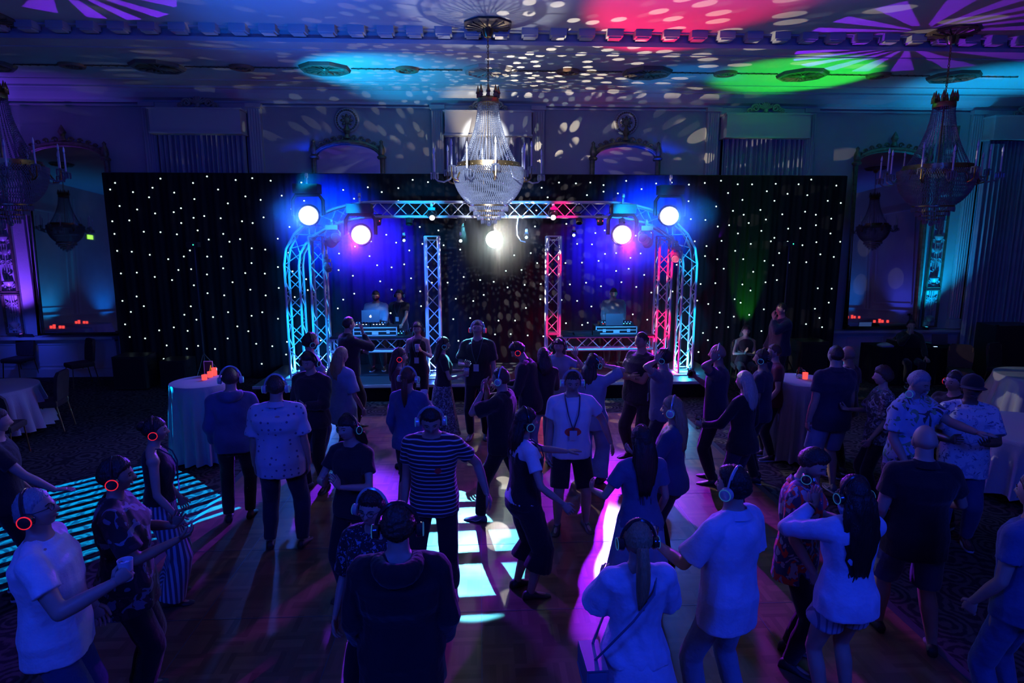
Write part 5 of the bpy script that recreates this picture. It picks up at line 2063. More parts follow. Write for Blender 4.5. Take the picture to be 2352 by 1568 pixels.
def person(px, py, h, face, label, sex='m', top='black', bottom='black', tops='tee', bottoms='trousers', hair='short', hc='dark', skin=0, arms=('down', 'down'), lean=0, side=0, head=(0, 0, 0),
           feet=None, wd=1.0, hp=None, z0=0.0, sit=False, length=.32, vol=1.0, hem=-.10, lanyard=False, shoes='dark', glasses=False, beard=False, hpneck=False, silver=False, twist=0, watch=0, over=None):
    global PSEED
    PSEED += 1
    seed = PSEED
    s = h / 1.75
    P = Vector((0, 0, .93 if not sit else .52)) * s
    PR = MALE if sex == 'm' else FEM
    Ml = Matrix.Rotation(R(-lean), 3, 'X') @ Matrix.Rotation(R(side), 3, 'Y') @ Matrix.Rotation(R(twist), 3, 'Z')
    B0 = .06

    def T(p):
        """point given in the upright torso (pelvis relative, metres at 1.75) to local"""
        p = Vector(p)
        if p.z <= B0:
            q = p
        else:
            q = Ml @ (p - Vector((0, 0, B0))) + Vector((0, 0, B0))
        return P + q * s
    Mh = Ml @ Matrix.Rotation(R(head[0]), 3, 'Z') @ Matrix.Rotation(R(-head[1]), 3, 'X') @ Matrix.Rotation(R(head[2]), 3, 'Y')
    N = T((0, -.005, .545))
    C = N + (Ml @ Vector((0, .012, .052)) + Mh @ Vector((0, .008, .09))) * s
    topz = C + Mh @ Vector((0, 0, .118)) * s
    # ---- placement
    fa = R(face)
    rot = Matrix.Rotation(fa, 3, 'Z')
    g = at_z(px, py, z0 + topz.z + .015)
    o_ = rot @ Vector((topz.x, topz.y, 0))
    loc = Vector((g.x - o_.x, g.y - o_.y, z0))
    dist = g.length
    near = dist < 6.6
    vx = min(.021, max(.0085, .0021 * g.y))
    rt = empty('person', loc, fa, label, 'person')

    def rings(z0_, z1_, infl, n=10, ns=20, flare=0.0, zlim=-9):
        out = []
        for i in range(n + 1):
            z = z0_ + (z1_ - z0_) * i / n
            rx, ry, cy = prof_at(PR, max(z, zlim))
            fl = flare * (1 - i / n) ** 1.5
            rx = rx * (wd if z < .45 else 1 + (wd - 1) * .5) + infl + fl
            ry = ry * (1 + (wd - 1) * 1.5 if z < .45 else 1) + infl + fl
            if wd > 1.05 and z < .3:
                cy += (wd - 1) * .12
            row = []
            for j in range(ns):
                a = 2 * PI * j / ns
                ca, sa = math.cos(a), math.sin(a)
                q = .85
                row.append(T((rx * math.copysign(abs(ca) ** q, ca), cy + ry * math.copysign(abs(sa) ** q, sa), z)))
            out.append(row)
        return out
    # ---- skeleton
    shx = .182 if sex == 'm' else .158
    SH, EL, WR, HD = {}, {}, {}, {}
    for k, sd in ((0, 1), (1, -1)):
        ar = arms[k]
        w_, hint, hd_, pn, curl = ARMS[ar] if isinstance(ar, str) else ar
        mir = lambda v: Vector((v[0] * sd, v[1], v[2]))
        S = T((sd * shx, -.005, .466))
        Wt = P + (Ml @ (mir(w_) - Vector((0, 0, .93 + B0))) + Vector((0, 0, B0))) * s
        E_, W_ = ik(S, Wt, .29 * s, .255 * s, Ml @ mir(hint))
        SH[sd], EL[sd], WR[sd] = S, E_, W_
        HD[sd] = (Ml @ mir(hd_), Ml @ mir(pn), curl)
    if feet is None:
        feet = ((.11, .02, 8), (-.11, -.02, 8))
    HP_, KN, AN, FY = {}, {}, {}, {}
    for k, sd in ((0, 1), (1, -1)):
        fx, fy, yaw = feet[k][:3]
        lift = feet[k][3] if len(feet[k]) > 3 else 0
        if sit:
            HP_[sd] = P + Vector((sd * .09, 0, -.02)) * s
            A = Vector((sd * .12, .42, .09)) * s
        else:
            HP_[sd] = P + Vector((sd * .092 * (1 + (wd - 1) * .7), 0, -.05)) * s
            A = Vector((fx, fy, .085 + lift)) * s
        K, A = ik(HP_[sd], A, .43 * s, .405 * s, (sd * .12, 1, .15 if not sit else 1))
        KN[sd], AN[sd], FY[sd] = K, A, R(-yaw * sd)
    gw = 1 + (wd - 1) * .8
    # ---- body
    b = MB()
    b.loft(rings(-.14, .57, -.004, 16))
    b.tube([T((0, -.012, .50)), N + (C - N) * .35, N + (C - N) * .8], [.058 * s * (1 if sex == 'm' else .86)] * 3, 12)
    for sd in (1, -1):
        b.tube([T((sd * .02, -.02, .535)), T((sd * .10, -.02, .50)), SH[sd] + Vector((0, 0, .01))], [.050 * s, .045 * s, .045 * s], 10)
        b.ell(SH[sd], .055 * s * gw, 12, 8)
        m1 = SH[sd].lerp(EL[sd], .5)
        ag = (1 if sex == 'm' else .86) * gw * s
        b.tube([SH[sd], m1, EL[sd]], [.050 * ag, .046 * ag, .037 * ag], 12)
        b.ell(EL[sd], .038 * ag, 10, 8)
        m2 = EL[sd].lerp(WR[sd], .35)
        b.tube([EL[sd], m2, WR[sd]], [.038 * ag, .040 * ag, .026 * ag], 12)
        b.ell(WR[sd], (.027 * ag), 8, 6)
        b.ell(HP_[sd], .088 * s * gw, 12, 8)
        m1 = HP_[sd].lerp(KN[sd], .4)
        b.tube([HP_[sd], m1, KN[sd]], [.088 * s * gw, .078 * s * gw, .053 * s * gw], 14)
        b.ell(KN[sd], .054 * s * gw, 10, 8)
        m2 = KN[sd].lerp(AN[sd], .32) + Vector((0, -.012, 0)) * s
        b.tube([KN[sd], m2, AN[sd]], [.052 * s * gw, .056 * s * gw, .034 * s], 12)
        f = Vector((math.sin(-FY[sd]), math.cos(FY[sd]), 0))
        b.tube([AN[sd] + Vector((0, 0, -.02)) * s - f * .03 * s, AN[sd] + f * .08 * s + Vector((0, 0, -.045)) * s, AN[sd] + f * .15 * s + Vector((0, 0, -.055)) * s], [.034 * s, .034 * s, .022 * s], 10)
    ex = head_parts(C, Mh, s, sex, near)
    hands = {}
    for sd in (1, -1):
        d, pn, cu = HD[sd]
        hands[sd] = hand_mesh(ex, WR[sd], d, pn, s * (1 if sex == 'm' else .92), sd * (1 if True else 1), cu)
    queue('body', b, SKIN[skin], rt, max(vx, .010), 4, 0, ex)
    # ---- face
    if near or abs((face % 360) - 180) < 110:
        for sx in (-1, 1):
            e_ = MB().ell(C + Mh @ Vector((sx * .028, .0765, .006)) * s, (.0115 * s, .006 * s, .006 * s), 8, 6, Mh)
            e_.build('eye', M_EYE, rt)
            MB().tube([C + Mh @ (Vector((sx * .012, .0895, .022)) * s), C + Mh @ (Vector((sx * .030, .0875, .029)) * s), C + Mh @ (Vector((sx * .048, .0745, .023)) * s)], .0032 * s, 5).build('eyebrow', HAIR['dark' if hc == 'dark' else 'brown'], rt)
        MB().ell(C + Mh @ Vector((0, .0835, -.052)) * s, (.020 * s, .007 * s, .0055 * s), 10, 6, Mh).build('lips', M_LIP, rt)
    # ---- hair
    if hair != 'bald':
        hairm = hair_mesh(C, Mh, s, hair if hair != 'cap' else 'short', near, seed, vol, length, Ml)
        hairm.build('hair', HAIR[hc], rt, 'all')
    if beard:
        hair_mesh(C, Mh, s, 'beard', near, seed).build('beard', HAIR[hc], rt, 'all')
    if hair == 'cap':
        m = MB()
        m.lathe([(.094, .0), (.096, .03), (.088, .07), (.06, .105), (.02, .122), (0, .124)], C + Mh @ Vector((0, -.004, .026)) * s, 24, Mh @ Matrix.Scale(s, 3))
        pr = []
        for a in np.linspace(R(25), R(155), 11):
            pr.append((a, .088, .165))
        top_ = [C + Mh @ (Vector((math.cos(a) * r0, math.sin(a) * r0, .032)) * s) for a, r0, r1 in pr] + [C + Mh @ (Vector((math.cos(a) * r1 * .75, math.sin(a) * r1, .020)) * s) for a, r0, r1 in pr][::-1]
        n = len(top_)
        up = Mh @ Vector((0, 0, .006)) * s
        m.add(top_ + [v + up for v in top_], [tuple(range(n))[::-1], tuple(range(n, 2 * n))] + [(i, (i + 1) % n, (i + 1) % n + n, i + n) for i in range(n)])
        m.build('cap', F['char'], rt)
    # ---- top garment
    tm = F[top]
    infl = {'tee': .016, 'shirt': .024, 'polo': .018, 'hoodie': .030, 'jacket': .028, 'tank': .012, 'blouse': .028, 'dress': .022, 'sweat': .027, 'longtee': .020}[tops]
    g_ = MB()
    hz = hem
    g_.loft(rings(hz, .505, infl, 14, flare=.016, zlim=-.05))
    g_.loft([[T((prof_at(PR, z)[0] * f_ * math.cos(a), -.008 + prof_at(PR, z)[1] * f_ * math.sin(a), z)) for a in np.linspace(0, 2 * PI, 17)[:-1]] for z, f_ in ((.46, 1.0), (.50, .98), (.535, 1.10))])
    sl = {'tee': .58, 'shirt': .78, 'polo': .62, 'hoodie': 2, 'jacket': 2, 'tank': 0, 'blouse': .85, 'dress': .8, 'sweat': 2, 'longtee': 2}[tops]
    for sd in (1, -1):
        ag = (1 if sex == 'm' else .88) * gw * s
        gi = infl * s
        if sl:
            g_.tube([T((sd * .045, -.022, .518)), T((sd * .10, -.02, .50)), SH[sd] + Vector((0, 0, .01))], [.042 * s + gi * .6, .044 * s + gi * .8, .046 * s + gi * .8], 10)
            b0 = SH[sd].lerp(T((0, -.005, .45)), .25)
            g_.tube([b0, SH[sd]], [.060 * s, .058 * s + gi * .8], 12)
            g_.ell(SH[sd] + Vector((0, 0, .0)), .055 * s * gw + gi * .7, 12, 8)
        if 0 < sl <= 1:
            e2 = SH[sd].lerp(EL[sd], sl)
            fl = .016 if tops in ('shirt', 'blouse', 'dress') else .008
            pf = .02 if tops == 'dress' else 0
            g_.tube([SH[sd], SH[sd].lerp(EL[sd], sl * .5), e2], [.052 * ag + gi, .050 * ag + gi + pf * s, .046 * ag + gi + fl * s + pf * s], 12)
        elif sl == 2:
            g_.tube([SH[sd], EL[sd]], [.052 * ag + gi, .042 * ag + gi * .9], 12)
            g_.ell(EL[sd], .043 * ag + gi * .9, 10, 8)
            g_.tube([EL[sd], EL[sd].lerp(WR[sd], .9)], [.042 * ag + gi * .9, .032 * ag + gi * .55], 12)
        elif sl == 0:
            g_.tube([T((sd * .10, -.03, .44)), T((sd * .095, 0, .515)), T((sd * .10, .04, .44))], .020 * s, 8)
    queue(tops if tops not in ('tank', 'sweat', 'longtee', 'tee', 'polo') else {'tank': 'tank_top', 'sweat': 'sweatshirt', 'longtee': 'long_sleeve_top', 'tee': 't_shirt', 'polo': 'polo_shirt'}[tops],
          g_, tm, rt, vx, 4, .0045 if tops in ('tee', 'tank', 'polo') else .007, None, seed)
    if over:
        g_ = MB()
        g_.loft(rings(-.05, .40, infl + .014, 12))
        for sd in (1, -1):
            g_.tube([T((sd * .085, .10, .36)), T((sd * .085, .06, .50)), T((sd * .085, -.03, .535)), T((sd * .085, -.10, .42)), T((sd * .085, -.10, .36))], .022 * s, 8)
        queue('overalls_bib', g_, F[over], rt, vx, 3, .004, None, seed + 5)
    if tops in ('shirt', 'polo', 'jacket'):
        cpts = [T(((.066 if sex == 'm' else .056) * math.cos(a), -.010 + .062 * math.sin(a), .545 - .03 * max(0, math.sin(a)))) for a in np.linspace(R(105), R(435), 22)]
        m = MB()
        rows = []
        for q in ((.004, .022), (.012, .004), (.036, -.022), (.042, -.022), (.020, .008), (.010, .022)):
            row = []
            for i, a in enumerate(np.linspace(R(108), R(432), 22)):
                rr = (.064 if sex == 'm' else .055) + q[0]
                row.append(T((rr * math.cos(a), -.010 + (rr - .004) * math.sin(a), .548 + q[1] - .035 * max(0, math.sin(a)))))
            rows.append(row)
        m.loft(rows, cap=False, closed=False)
        m.build('collar', tm, rt)
    if tops in ('hoodie',):
        m = MB()
        rws = []
        for k in range(13):
            a = R(170) + R(200) * k / 12
            q = math.sin((a - R(170)) / R(200) * PI)
            c = T((.098 * math.cos(a), -.055 + .105 * math.sin(a), .540 - .030 * q))
            m.ell(c, ((.038 + .016 * q) * s, (.034 + .018 * q) * s, (.036 + .030 * q) * s), 10, 8)
        queue('hood', m, tm, rt, vx, 3, .003, None, seed)
    # ---- bottom garment
    if bottoms in ('trousers', 'shorts', 'wide', 'culottes', 'leggings', 'miniskirt_shorts'):
        bm_ = F[bottom]
        i0 = {'trousers': .014, 'shorts': .022, 'wide': .026, 'culottes': .03, 'leggings': .007, 'miniskirt_shorts': .022}[bottoms]
        g_ = MB()
        g_.loft(rings(-.15, .085, (i0 * .5 if hem < 0 else i0) - .004, 6))
        for sd in (1, -1):
            H_, K, A = HP_[sd], KN[sd], AN[sd]
            r0 = (.088 * gw + i0 * (.35 if hem < 0 else 1)) * s
            g_.ell(H_, r0 * .93, 12, 8)
            if bottoms == 'trousers':
                g_.tube([H_, H_.lerp(K, .5), K], [r0, r0 * .88, (.060 * gw + .014) * s], 14)
                g_.ell(K, (.060 * gw + .012) * s, 10, 8)
                g_.tube([K, K.lerp(A, .5), A.lerp(K, .04)], [(.060 * gw + .014) * s, (.055 * gw + .014) * s, .058 * s], 14)
            elif bottoms == 'leggings':
                g_.tube([H_, H_.lerp(K, .5), K], [r0, r0 * .86, .060 * s], 14)
                g_.ell(K, .061 * s, 10, 8)
                g_.tube([K, K.lerp(A, .35), A.lerp(K, .06)], [.059 * s, .062 * s, .040 * s], 14)
            elif bottoms == 'shorts':
                g_.tube([H_, H_.lerp(K, .9)], [r0, (.075 * gw + .02) * s], 14)
            elif bottoms == 'miniskirt_shorts':
                g_.tube([H_, H_.lerp(K, .42)], [r0, (.088 * gw + .034) * s], 14)
            elif bottoms == 'wide':
                g_.tube([H_, K, A.lerp(K, .03)], [r0, .095 * s, .115 * s], 14)
            else:
                g_.tube([H_, K, K.lerp(A, .45)], [r0, .105 * s, .135 * s], 14)
        queue('trousers' if bottoms in ('trousers', 'wide', 'culottes') else ('leggings' if bottoms == 'leggings' else 'shorts'), g_, bm_, rt, vx, 4, .005 if bottoms != 'leggings' else .002, None, seed + 77)
    elif bottoms in ('skirt', 'longskirt', 'dress'):
        zend = {'skirt': -.42, 'longskirt': -.75, 'dress': -.50}[bottoms]
        fl = {'skirt': .07, 'longskirt': .13, 'dress': .16}[bottoms]
        rws = []
        for k in range(14):
            t = k / 13
            z = .10 + (zend - .10) * t
            rx, ry, cy = prof_at(PR, max(z, -.02))
            e = .018 + fl * t ** 1.2
            row = []
            for j in range(48):
                a = 2 * PI * j / 48
                f_ = 1 + (.05 * math.sin(9 * a + seed) + .03 * math.sin(15 * a + 2 * seed)) * t
                row.append(T(((rx + e) * f_ * math.cos(a), cy + (ry + e) * f_ * math.sin(a), min(z, .10))))
            rws.append(row)
        m = MB()
        m.loft(rws, cap=True)
        m.build('skirt', F[bottom], rt, 'all')
    # ---- shoes
    if not sit or True:
        for sd in (1, -1):
            f = Vector((math.sin(-FY[sd]), math.cos(FY[sd]), 0))
            r_ = Vector((f.y, -f.x, 0))
            A = AN[sd]
            base = A.z - .083 * s
            c0 = Vector((A.x, A.y, base))
            def ringz(y, hw, zt, zb=.012, n=12):
                o = []
                for j in range(n):
                    a = 2 * PI * j / n
                    zz = zb + (zt - zb) * (math.sin(a) * .5 + .5)
                    o.append(c0 + (f * y + r_ * (hw * math.cos(a)) + Vector((0, 0, zz))) * s)
                return o
            u = MB().loft([ringz(-.072, .020, .055), ringz(-.062, .034, .085), ringz(-.03, .038, .105), ringz(.01, .038, .100), ringz(.06, .040, .075), ringz(.11, .046, .056), ringz(.155, .042, .045), ringz(.185, .024, .034)])
            sh = u.build('shoe', {'dark': M_SHOE, 'grey': M_SHOEG, 'white': mat('shoe_white', (.6, .6, .62), .5)}[shoes], rt)
            if shoes == 'grey':
                mk = MB()
                for q in (-1, 1):
                    pts = [c0 + (f * y_ + r_ * (q * w_) + Vector((0, 0, z_))) * s for y_, w_, z_ in ((.10, .0465, .040), (.05, .0425, .032), (.015, .041, .042), (-.02, .040, .068))]
                    mk.tube(pts, [.002 * s, .006 * s, .006 * s, .0015 * s], 5)
                mk.build('side_mark', mat('shoe_white', (.6, .6, .62), .5), sh)
            sl_ = MB()
            out_ = []
            for z in (0, .018):
                row = []
                for j in range(20):
                    a = 2 * PI * j / 20
                    y = .055 + .135 * math.sin(a)
                    hw = .043 + .008 * math.sin(a)
                    row.append(c0 + (f * y + r_ * (hw * math.copysign(abs(math.cos(a)) ** .7, math.cos(a))) + Vector((0, 0, z))) * s)
                out_.append(row)
            sl_.loft(out_)
            sl_.build('sole', M_SOLE if shoes != 'black' else M_SHOE, sh)
    # ---- headphones and extras
    hv = {'long': .008, 'bob': .012, 'curly': .014, 'afro': .03, 'messy': .012, 'curlylong': .012, 'quiff': .008}.get(hair, .004)
    if hp and not hpneck:
        headphones(rt, C, Mh, s, hp, hv, silver)
    if hpneck:
        Mn = Ml @ Matrix.Rotation(R(200), 3, 'X')
        headphones(rt, N + Ml @ Vector((0, .035, .03)) * s, Mn, s * .98, hp, .005, silver)
    if lanyard:
        m = MB()
        rc = prof_at(PR, .25)
        fy = (rc[1]) * (1 + (wd - 1) * 1.5) + infl + .030 + max(0, wd - 1) * .12
        tip = T((0, fy + rc[2], .22))
        for sd in (1, -1):
            m.tube([T((sd * .055, -.05, .545)), T((sd * .078, .045, .545)), T((sd * .066, .115 + infl, .47)), T((sd * .05, prof_at(PR, .40)[1] * (1 + (wd - 1) * 1.5) + infl + .030 + prof_at(PR, .40)[2], .38)), tip], .006 * s, 5)
        ly = m.build('lanyard', M_STRAP, rt)
        MB().box(T((0, fy + rc[2] + .004, .17)), (.075 * s, .006, .10 * s), Ml).build('badge', mat('badge_card', (.5, .55, .6), .4), ly, False)
    if glasses:
        m = MB()
        for sx in (-1, 1):
            c = C + Mh @ (Vector((sx * .031, .094, .006)) * s)
            m.tube([c + Mh @ (Vector((.022 * math.cos(t), 0, .017 * math.sin(t))) * s) for t in np.linspace(0, 2 * PI, 17)[:-1]], .0022 * s, 5, closed=True)
            m.tube([C + Mh @ (Vector((sx * .053, .094, .008)) * s), C + Mh @ (Vector((sx * .080, .0, .010)) * s)], .002 * s, 5)
        m.tube([C + Mh @ (Vector((-.009, .096, .008)) * s), C + Mh @ (Vector((.009, .096, .008)) * s)], .002 * s, 5)
        m.build('glasses', M_BPL, rt)
    if watch:
        sd = watch
        d_ = (WR[sd] - EL[sd]).normalized()
        c = WR[sd] - d_ * .03 * s
        a_, b_ = frame(d_)
        m = MB()
        m.tube([c + (a_ * math.cos(t) + b_ * math.sin(t)) * .031 * s for t in np.linspace(0, 2 * PI, 17)[:-1]], .0065 * s, 6, closed=True)
        wt_ = m.build('watch', M_BPL, rt)
        out = -HD[sd][1].normalized()
        M3 = out.to_track_quat('Z', 'Y').to_matrix()
        MB().lathe([(0, 0), (.018, 0), (.019, .006), (.016, .009), (0, .009)], c + out * .028 * s, 18, M3).build('watch_face', mat('watch_face', (.7, .7, .75), .15), wt_)
    Wm = lambda v: loc + rot @ v
    return {'root': rt, 'hand': {k: Wm(hands[k]) for k in hands}, 'wrist': {k: Wm(WR[k]) for k in WR}, 'hd': {k: rot @ HD[k][0] for k in HD}, 'rot': rot, 'loc': loc, 'T': lambda p: Wm(T(p)), 's': s, 'Ml': rot @ Ml, 'head': Wm(C)}


PSEED = 0


def cup(p, label, kind='cup', tint=(.5, .6, .65), name='drink_cup', tiltv=None, hgt=.12):
    rt = empty(name, p - Vector((0, 0, hgt * .45)), 0, label, 'drink')
    m = MB()
    m.lathe([(0, 0), (.028, 0), (.031, .004), (.040, hgt), (.0375, hgt), (.030, .008), (0, .008)], (0, 0, 0), 18)
    m.build('cup', M_GLASS if kind == 'glass' else mat('clear_plastic', (.55, .6, .65), .12, spec=.8), rt)
    MB().lathe([(0, hgt * .72), (.0355, hgt * .72), (.0355, hgt * .74), (0, hgt * .745)], (0, 0, 0), 16).build('drink', mat('drink_%02d' % int(tint[0] * 20), tint, .15, spec=.8), rt)
    m = MB()
    r = random.Random(5)
    for k in range(4):
        m.box((r.uniform(-.014, .014), r.uniform(-.014, .014), hgt * .78), (.018, .018, .018), Matrix.Rotation(r.random(), 3, 'X'))
    m.build('ice', mat('ice', (.8, .85, .9), .08, spec=.9), rt, False)
    return rt
# ------------------------------------------------------------------ the crowd
A = ARMS
P = {}
# -- foreground
P[1] = person(62, 1122, 1.78, -72, 'man in a plain bright t-shirt and glasses at the lower left corner, looking up', top='white', bottom='denim', hair='short', hc='grey', arms=(((.24, .36, 1.25), (.5, -.2, -1), (-.2, .8, .5), (-1, 0, 0), .9), 'relax'), head=(-8, -14, 0), hp='r', wd=1.12, glasses=True, hem=-.14)
cup(P[1]['hand'][1], 'drink cup held up by the man in the bright t-shirt at lower left', tint=(.3, .05, .08))
P[2] = person(262, 1048, 1.75, -70, 'person in a loose dark shirt with large pale blossoms and black trousers, red-lit headphones', sex='f', top='bigfloral', bottom='black', tops='shirt', hair='short', hc='dark', vol=1.8, skin=1, arms=(('phone'), 'clap'), hp='r', wd=1.12, hem=-.18)
P[3] = person(352, 955, 1.66, -68, 'woman in a black sleeveless top and wide vertically striped trousers, red-lit headphones', sex='f', top='black', bottom='pinstripe', tops='tank', bottoms='wide', hair='bun', hc='dark', arms=('relax', 'relax'), hp='r', hem=.06, lanyard=True)
P[4] = person(632, 858, 1.80, 4, 'broad man from behind in a pale short-sleeved shirt dotted with small marks', top='spotted', bottom='navy', tops='shirt', hair='short', hc='brown', arms=('down', 'down'), hp='b', silver=True, wd=1.2, hem=-.15, feet=((.16, 0, 12), (-.15, .02, 12)))
P[5] = person(528, 842, 1.72, 12, 'person with messy hair in a hooded blue jacket leaning by the left cocktail table', sex='m', top='blue', bottom='char', tops='hoodie', hair='messy', hc='brown', arms=('phone', 'relax'), hp='b', silver=True, lean=6)
P[6] = person(712, 764, 1.80, -60, 'man with curly hair in a pale tee standing before the left truss legs', top='ltblue', bottom='denim', hair='curly', hc='dark', arms=(((.22, .40, 1.10), (.4, -.5, -1), (0, 1, 0), (-1, 0, 0), .4), 'relax'), hp='b', beard=True)
P[7] = person(706, 808, 1.75, 160, 'man in dark clothes facing the camera between the dotted shirt and the curly-haired man', top='char', bottom='black', tops='jacket', hair='messy', hc='dark', arms=('relax', 'phone'), hp='b', head=(0, 10, 0))
P[8] = person(783, 795, 1.70, -35, 'woman with long fair hair in a loose pale blouse near the left truss legs', sex='f', top='ltblue', bottom='navy', tops='blouse', hair='long', hc='blond', length=.22, arms=('relax', 'relax'), hem=-.2)
P[9] = person(800, 726, 1.82, -55, 'man in a dark jacket left of the left booth, hand to his chin', top='char', bottom='black', tops='jacket', hair='short', hc='dark', arms=('mouth', 'cross'))
P[10] = person(862, 666, 1.66, 178, 'bearded disc jockey in a pale shirt behind the laptop', top='ltblue', bottom='black', tops='longtee', hair='short', hc='dark', beard=True, arms=('desk', 'desk'), z0=SZ, head=(0, 14, 0), wd=1.2)
P[11] = person(916, 664, 1.63, 165, 'man in dark clothes with headphones next to the bearded disc jockey', top='char', bottom='black', tops='tee', hair='short', hc='dark', arms=('hip', 'desk'), z0=SZ, hp='b', lanyard=True)
P[12] = person(1410, 660, 1.68, 170, 'disc jockey in a grey long-sleeved shirt lit pink at the right booth', top='grey', bottom='black', tops='longtee', hair='short', hc='dark', arms=('desk', 'desk'), z0=SZ, head=(0, 16, 0), wd=1.15)
P[13] = person(958, 738, 1.68, 175, 'woman with long dark hair and cyan-rimmed headphones holding a greenish drink before the left booth', sex='f', top='black', bottom='black', tops='tank', hair='long', hc='dark', length=.30, arms=('relax', 'drinkhi'), hp='b', lanyard=True)
cup(P[13]['hand'][-1], 'greenish drink held by the long-haired woman before the left booth', tint=(.2, .7, .35))
P[14] = person(1018, 772, 1.64, -78, 'woman with long hair in a dark top and long patterned skirt holding a cup', sex='f', top='char', bottom='skirtpat', tops='tee', bottoms='longskirt', hair='long', hc='brown', length=.22, arms=('drink', 'phone'), hp='b', hem=.05)
cup(P[14]['hand'][1], 'drink cup held by the woman in the long patterned skirt')
P[15] = person(1097, 735, 1.84, 172, 'tall man in a dark short-sleeved shirt facing the camera beneath the mirror ball', top='char', bottom='black', tops='shirt', hair='short', hc='brown', arms=('phone', 'down'), hp='r', silver=True, head=(0, -10, 0), lanyard=True)
P[16] = person(917, 797, 1.68, -80, 'woman with straight hair in profile and a red-lit earpiece before the left booth', sex='f', top='maroon', bottom='black', tops='longtee', hair='long', hc='brown', length=.24, arms=('relax', 'relax'), hp='r')
P[17] = person(938, 840, 1.72, -18, 'woman from behind with auburn ponytail, blue top and black leggings, arm raised', sex='f', top='blue', bottom='black', tops='longtee', bottoms='leggings', hair='ponytail', hc='red', length=.30, arms=('drinkhi', 'relax'), hp='b', silver=True, feet=((.12, .1, 10), (-.1, -.08, 10)))
cup(P[17]['hand'][1], 'small drink held up by the woman with the auburn ponytail', tint=(.6, .3, .3))
P[18] = person(1178, 786, 1.78, 78, 'man with spiky hair in a dark jacket looking down to the left, red-lit headphones', top='char', bottom='black', tops='jacket', hair='quiff', hc='dark', arms=('phone', 'phone'), hp='r', head=(0, 26, 0), lean=10)
P[19] = person(1150, 842, 1.74, 68, 'man in a black shirt cupping both hands to his mouth, one foot back', top='black', bottom='black', tops='shirt', hair='short', hc='brown', arms=('mouth', 'mouth'), hp='b', silver=True, shoes='grey', feet=((.12, -.38, 10, .05), (-.10, .22, 8)))
P[20] = person(1248, 797, 1.65, 10, 'person from behind with dark hair, black top and pale jeans near the right booth', sex='f', top='black', bottom='ltblue', tops='longtee', hair='bob', hc='dark', arms=('phone', 'relax'))
P[21] = person(1284, 775, 1.66, 168, 'woman in a pale tee raising her hand before the red tower', sex='f', top='ltblue', bottom='denim', tops='tee', hair='long', hc='dark', length=.26, arms=('relax', 'raise'), hp='b')
P[22] = person(1362, 812, 1.67, -28, 'woman with long dark hair in a pale blouse touching her headphones', sex='f', top='ltblue', bottom='ltblue', tops='blouse', bottoms='wide', hair='long', hc='dark', length=.26, arms=('earup', 'relax'), hp='b', head=(-25, -5, 0), hem=-.16)
P[23] = person(1316, 850, 1.76, 178, 'man in a white t-shirt with a red print and black shorts, facing the camera', top='printwhite', bottom='black', tops='tee', bottoms='shorts', hair='buzz', hc='dark', arms=('down', 'swing'), hp='b', silver=True, lanyard=True, head=(0, 12, 0), wd=1.08, feet=((.14, .05, 14), (-.17, .0, 14)))
P[24] = person(1474, 760, 1.83, 120, 'big man in black with folded arms before the right booth', top='black', bottom='black', tops='tee', hair='buzz', hc='dark', skin=1, arms=('cross', 'cross'), wd=1.22, feet=((.16, 0, 10), (-.18, 0, 10)))
P[25] = person(1530, 800, 1.72, 62, 'man in a grey tee pressing both hands to his headphones, elbows high', top='grey', bottom='char', tops='tee', hair='quiff', hc='dark', arms=('earup', 'earup'), hp='b', head=(0, -14, 0), lanyard=True)
P[26] = person(1650, 788, 1.80, 62, 'bald man in dark clothes facing left, hand at his ear, holding out a glass', top='navy', bottom='char', tops='tee', hair='bald', skin=1, arms=('drinkhi', 'ear'), hp='b', silver=True)
cup(P[26]['hand'][1], 'small glass held out by the bald man in profile', 'glass')
P[27] = person(1712, 850, 1.68, 35, 'woman with straight light hair in a black top seen from behind, holding a glass', sex='f', top='black', bottom='navy', tops='longtee', hair='long', hc='light', length=.24, arms=('relax', ((.26, .36, 1.08), (.5, -.5, -1), (0, 1, .2), (-1, 0, 0), .8)))
cup(P[27]['hand'][-1], 'tall clear glass held by the light-haired woman', 'glass', hgt=.17)
P[28] = person(1752, 800, 1.72, 55, 'man in a navy tee with one elbow lifted behind his head', top='navy', bottom='black', tops='tee', hair='short', hc='dark', skin=1, arms=('behindhead', 'relax'), hp='b')
P[29] = person(1796, 694, 1.86, 100, 'tall man in navy by the drape raising a pale-lit hand to his face', top='navy', bottom='black', tops='jacket', hair='short', hc='dark', skin=0, arms=('relax', 'mouth'))
P[31] = person(1922, 790, 1.84, 6, 'man with close-cropped hair from behind in a navy polo and pale shorts', top='navy', bottom='ltblue', tops='polo', bottoms='shorts', hair='buzz', skin=0, arms=('down', 'down'), wd=1.18, hem=-.15, shoes='grey')
P[32] = person(2030, 840, 1.66, 70, 'woman with voluminous hair in a grey leaf-patterned top facing left', sex='f', top='leafy', bottom='black', tops='blouse', hair='curly', hc='brown', vol=1.2, arms=('phone', 'relax'))
P[33] = person(2122, 850, 1.84, 205, 'man in a pale tropical-print shirt holding one palm flat out, headphones round his neck', top='hawaii', bottom='navy', tops='shirt', hair='short', hc='grey', arms=('relax', ((.10, .50, 1.26), (.6, .2, -1), (.35, 1, .0), (0, 0, -1), .08)), hp='b', hpneck=True, silver=True, wd=1.15, head=(0, 16, 0), hem=-.2)
P[34] = person(2236, 862, 1.76, 150, 'man in a dark cap and a white leaf-print shirt at the right-hand table', top='whiteleaf', bottom='denim', tops='shirt', hair='cap', hc='dark', skin=2, arms=('drink', 'phone'), wd=1.12, hem=-.18)
